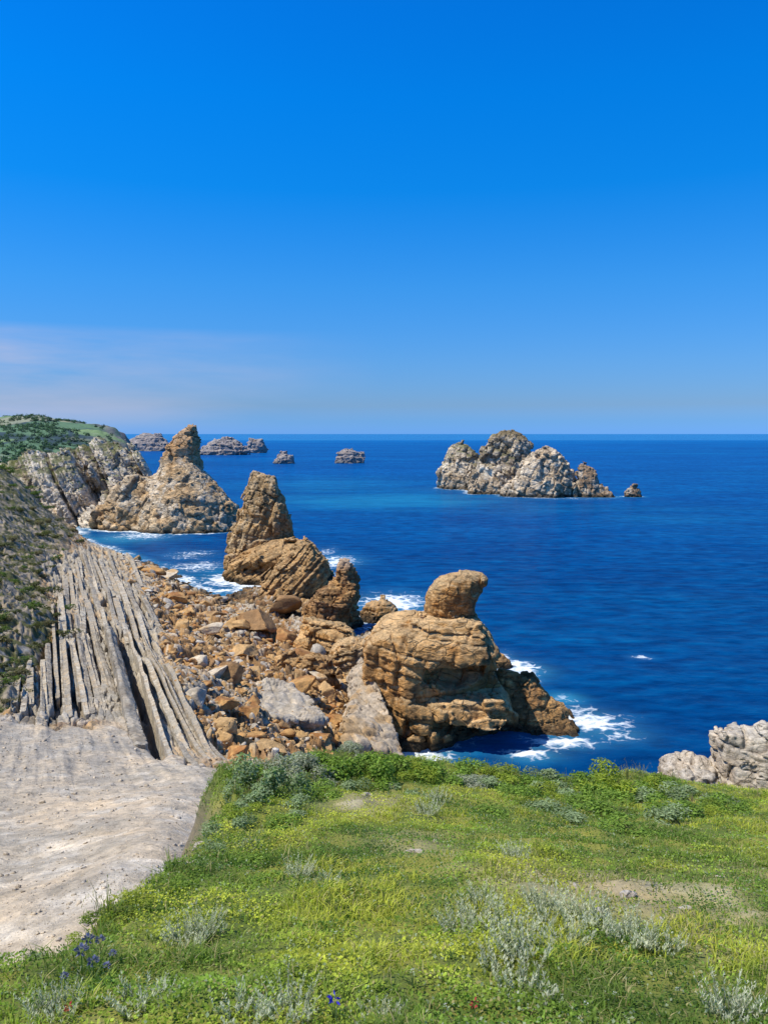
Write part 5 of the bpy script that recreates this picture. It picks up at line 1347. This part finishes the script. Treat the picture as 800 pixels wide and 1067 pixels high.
def build_stones():
    pk = [Kit(lambda k=k: boulder_obj('stone', 300 + k, (.50, .46, .40), (.40, .36, .30), 3, M['pale_rock'], shape=[(1, .6, .35), (1, .8, .4), (1, .5, .3)][k])) for k in range(3)]
    for px, py, r, lab in [(432, 889, 13, 'flat pale stone in the turf left of centre'), (455, 878, 7, 'small pale stone behind the flat one in the turf'), (626, 952, 11, 'pale stone at the front of the bare dry patch'), (712, 948, 11, 'pale stone at the right end of the bare dry patch'),
                           (600, 925, 8, 'pale stone at the upper left of the bare dry patch'), (655, 935, 14, 'long flat stone in the middle of the bare dry patch'), (383, 830, 9, 'pale stone below the crest bushes'), (690, 960, 7, 'small stone in front of the bare dry patch'), (750, 915, 8, 'small pale stone at the far right of the turf'), (212, 884, 15, 'large grey stone on the turf rim beside the gravel'), (226, 872, 11, 'grey stone just above the large rim stone'), (196, 900, 10, 'grey stone just below the large rim stone')]:
        o = random.choice(pk)(); p = head_hit(px, py); R = r * p[1] / FPX
        o.location = (p[0], p[1], p[2] + R * .08); o.scale = (R, R, R); o.rotation_euler = (random.uniform(-.1, .1), random.uniform(-.1, .1), random.uniform(-.5, .5))
        tag(o, lab, 'stone')
    for px, py, r in [(212, 884, 13), (226, 868, 9), (198, 893, 10), (218, 874, 7), (186, 905, 6), (232, 852, 6), (170, 912, 8), (150, 922, 5), (128, 934, 6), (108, 945, 5), (88, 960, 7), (228, 838, 5), (232, 822, 6), (190, 880, 5), (60, 978, 5), (205, 868, 4)]:
        p = shore_hit(px, py)
        if p is None: continue
        o = random.choice(pk)(); R = r * p[1] / FPX * 1.2
        o.location = (p[0], p[1], p[2] + R * .12); o.scale = (R, R, R); o.rotation_euler = (random.gauss(0, .3), random.gauss(0, .3), random.uniform(0, 6.28))
        tag(o, 'grey stone lying on the gravel right beside the grass rim', 'stone', 'grey stones along the foot of the grass rim')
    # loose stones on the gravel slope
    n = 0
    for _ in range(900):
        px = random.uniform(-5, 240); py = random.uniform(760, 1010)
        if poly_sd(np.array([px]), np.array([py]), [(0, 762), (120, 760), (180, 798), (236, 806), (222, 868), (150, 915), (60, 975), (0, 1003)])[0] > -4: continue
        p = shore_hit(px, py)
        if p is None: continue
        r = min(5.0, 1.1 * random.paretovariate(2.2)); R = r * p[1] / FPX
        o = random.choice(pk)(); o.location = (p[0], p[1], p[2] + R * .1); o.scale = (R, R, R); o.rotation_euler = (random.gauss(0, .3), random.gauss(0, .3), random.uniform(0, 6.28))
        tag(o, 'loose pale pebble on the bare gravel slope', 'stone', 'loose pebbles on the gravel slope')
        n += 1
        if n >= 220: break

def build_scrub():
    kinds = [dict(n=420, leaf=.2, col=(.15, .165, .06), col2=(.045, .05, .02)), dict(n=420, leaf=.2, col=(.21, .19, .10), col2=(.07, .06, .032)), dict(n=420, leaf=.2, col=(.15, .22, .05), col2=(.045, .07, .02))]
    kits = [Kit(lambda k=k: two_part('scrub_bush', *bush_mesh(80 + k, flat=.65, **kinds[k]))) for k in range(3)]
    n = 0; placed = []
    txt = ['dark olive', 'brownish', 'green']
    for _ in range(4000):
        px = random.uniform(-60, 92); py = random.uniform(484, 745)
        if poly_sd(np.array([px]), np.array([py]), HILL)[0] > -1 + random.uniform(0, 8): continue
        nn = fbm(np.array([px / 22.]), np.array([py / 22.]), np.array([.3]), 2)[0]
        if nn < -.22 + .35 * random.random(): continue
        p = shore_hit(px, py)
        if p is None or p[1] < 30: continue
        r = random.uniform(4, 11) * (1.2 if py > 600 else .8)
        if any((px - a) ** 2 + (py - b) ** 2 < (.45 * (r + q)) ** 2 for a, b, q in placed): continue
        placed.append((px, py, r))
        k = 2 if py < 520 and random.random() < .6 else random.choices([0, 1, 2], [.5, .3, .2])[0]
        o = kits[k](); R = r * p[1] / FPX * 1.15
        o.location = (p[0], p[1], p[2] - .1 * R); o.scale = (R, R, R * random.uniform(.6, 1.0)); o.rotation_euler = (0, 0, random.uniform(0, 6.28))
        where = 'high on the left hillside' if py < 560 else ('halfway up the left hillside' if py < 650 else 'low on the left hillside above the gravel')
        tag(o, f'{txt[k]} scrub bush {where}', 'bush', f'{txt[k]} scrub {where}')
        n += 1
        if n >= 190: break

def build_hill():
    nu, nv = 300, 160
    px = np.linspace(-420, 182, nu); D = np.linspace(330, 1150, nv)
    A, DD = np.meshgrid(px, D, indexing='ij'); pxx = A.ravel(); y = DD.ravel(); x = (pxx - 400) / FPX * y
    zr = np.interp(pxx, [-420, -200, 0, 40, 62, 80, 105, 120, 132, 142, 152, 182], [52, 50, 47, 48.5, 44, 42, 38, 33, 24, 8, -6, -8])
    front = np.interp(pxx, [-420, 0, 60, 105, 130, 182], [20, 16, 14, 8, -4, -8])
    t = sstep(350, 820, y); z = front + (zr - front) * t ** .9
    z -= 60 * sstep(900, 1150, y)
    n = fbm(x / 70, y / 110, 0 * x, 4); z += 4 * n * sstep(330, 450, y) * (1 - .6 * t) + 7 * sstep(80, 130, pxx) * fbm(x / 30, y / 40, 0 * x + 9, 4, ridged=True) + 1.2 * fbm(x / 14, y / 14, 0 * x + 3, 3)
    f1, f2, cid = voronoi(x / 60, y / 95, 0 * x + .5)
    c = np.tile(np.array((.11, .21, .06)), (len(x), 1))
    c = mixc(c, (.20, .31, .08), sstep(.5, .6, cid)); c = mixc(c, (.33, .32, .19), sstep(.72, .78, cid) * .8); c = mixc(c, (.025, .05, .03), sstep(.09, .03, f2 - f1))
    c = mixc(c, (.22, .19, .16), sstep(96, 120, pxx + 14 * n) * sstep(-.2, .3, fbm(x / 20, y / 20, z / 5, 3) + .2) * .8)
    c = mixc(c, (.55, .52, .46), np.exp(-((pxx - 0) / 26) ** 2 - ((y - 395) / 14) ** 2))
    c = mixc(c, (.10, .16, .30), .22 + 0 * x)  # bluish distance haze painted over the whole hill colour
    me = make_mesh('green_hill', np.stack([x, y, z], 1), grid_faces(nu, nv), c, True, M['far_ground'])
    tag(obj('green_hill', me), kind='structure')
    # woods on the hill: many small crowns read as one mass
    r = np.random.default_rng(3); P = []
    Z = z.reshape(nu, nv)
    m = 5200
    i = r.integers(0, nu - 1, m); j = r.integers(5, int(nv * .62), m)
    w = vnoise(A[i, j] / 26, DD[i, j] / 55, 0 * i + .4) + .15 * (A[i, j] < 60)
    k = (w > .53) & (A[i, j] < 118); i, j = i[k], j[k]; n = len(i)
    P = np.stack([(A[i, j] - 400) / FPX * DD[i, j], DD[i, j], Z[i, j]], 1)
    parts = []
    q = 30
    c0 = np.array((.06, .11, .04)) * r.uniform(.6, 1.5, (n, 1)); R = r.uniform(1.0, 2.2, n)
    v = unit(r.normal(0, 1, (n * q, 3))); v[:, 2] = np.abs(v[:, 2]) * 1.3
    PP = np.repeat(P, q, 0) + v * (np.repeat(R, q) * r.uniform(.5, 1, n * q))[:, None]
    cc = np.repeat(c0, q, 0) * (.55 + .6 * v[:, 2:3]); cc = mixc(cc, (.08, .13, .25), .2 + 0 * cc[:, 0])  # crown colour with blue distance haze mixed in
    V, F, C = leaves(PP, np.repeat(R, q) * .55, v + r.normal(0, .4, v.shape), r.uniform(0, 6.28, n * q), cc, .8)
    me = make_mesh('hill_woods', V, F, C, False, M['leaf'])
    tag(obj('hill_woods', me), 'dark green woods covering the distant hill', 'woods', kind='stuff')
M['soil'] = rock_material('turf_soil', .05, .5)
M['far_ground'] = rock_material('hill_ground', 9.0, .4)
M['leaf'] = leaf_material('leaf')
import time as _t
def timed(f):
    t0 = _t.time(); f(); print('TIME', f.__name__, round(_t.time() - t0, 1))
build_world()
def finish_labels():
    words = ['leftmost', 'second from the left', 'third from the left', 'fourth from the left', 'fifth from the left', 'sixth from the left', 'seventh from the left', 'eighth from the left', 'ninth from the left']
    by = {}
    for o in COL.objects:
        if o.parent is None and 'group' in o: by.setdefault((o['group'], o['label']), []).append(o)
    for (g_, l), os_ in by.items():
        if 2 <= len(os_) <= 9:
            os_.sort(key=lambda o: o.location.x / o.location.y)
            for w, o in zip(words, os_):
                s_ = w + ' of the ' + g_
                o['label'] = s_ if len(s_.split()) <= 16 else (w + ' of ' + g_.replace('the rockfall just above the ', 'rockfall by the '))
        elif len(os_) == 1: pass

for f in (build_shore, build_heroes, build_sea, build_headland, build_turf, build_plants, build_boulders, build_rubble, build_slabs, build_right_rocks, build_stones, build_scrub, build_hill, finish_labels):
    timed(f)
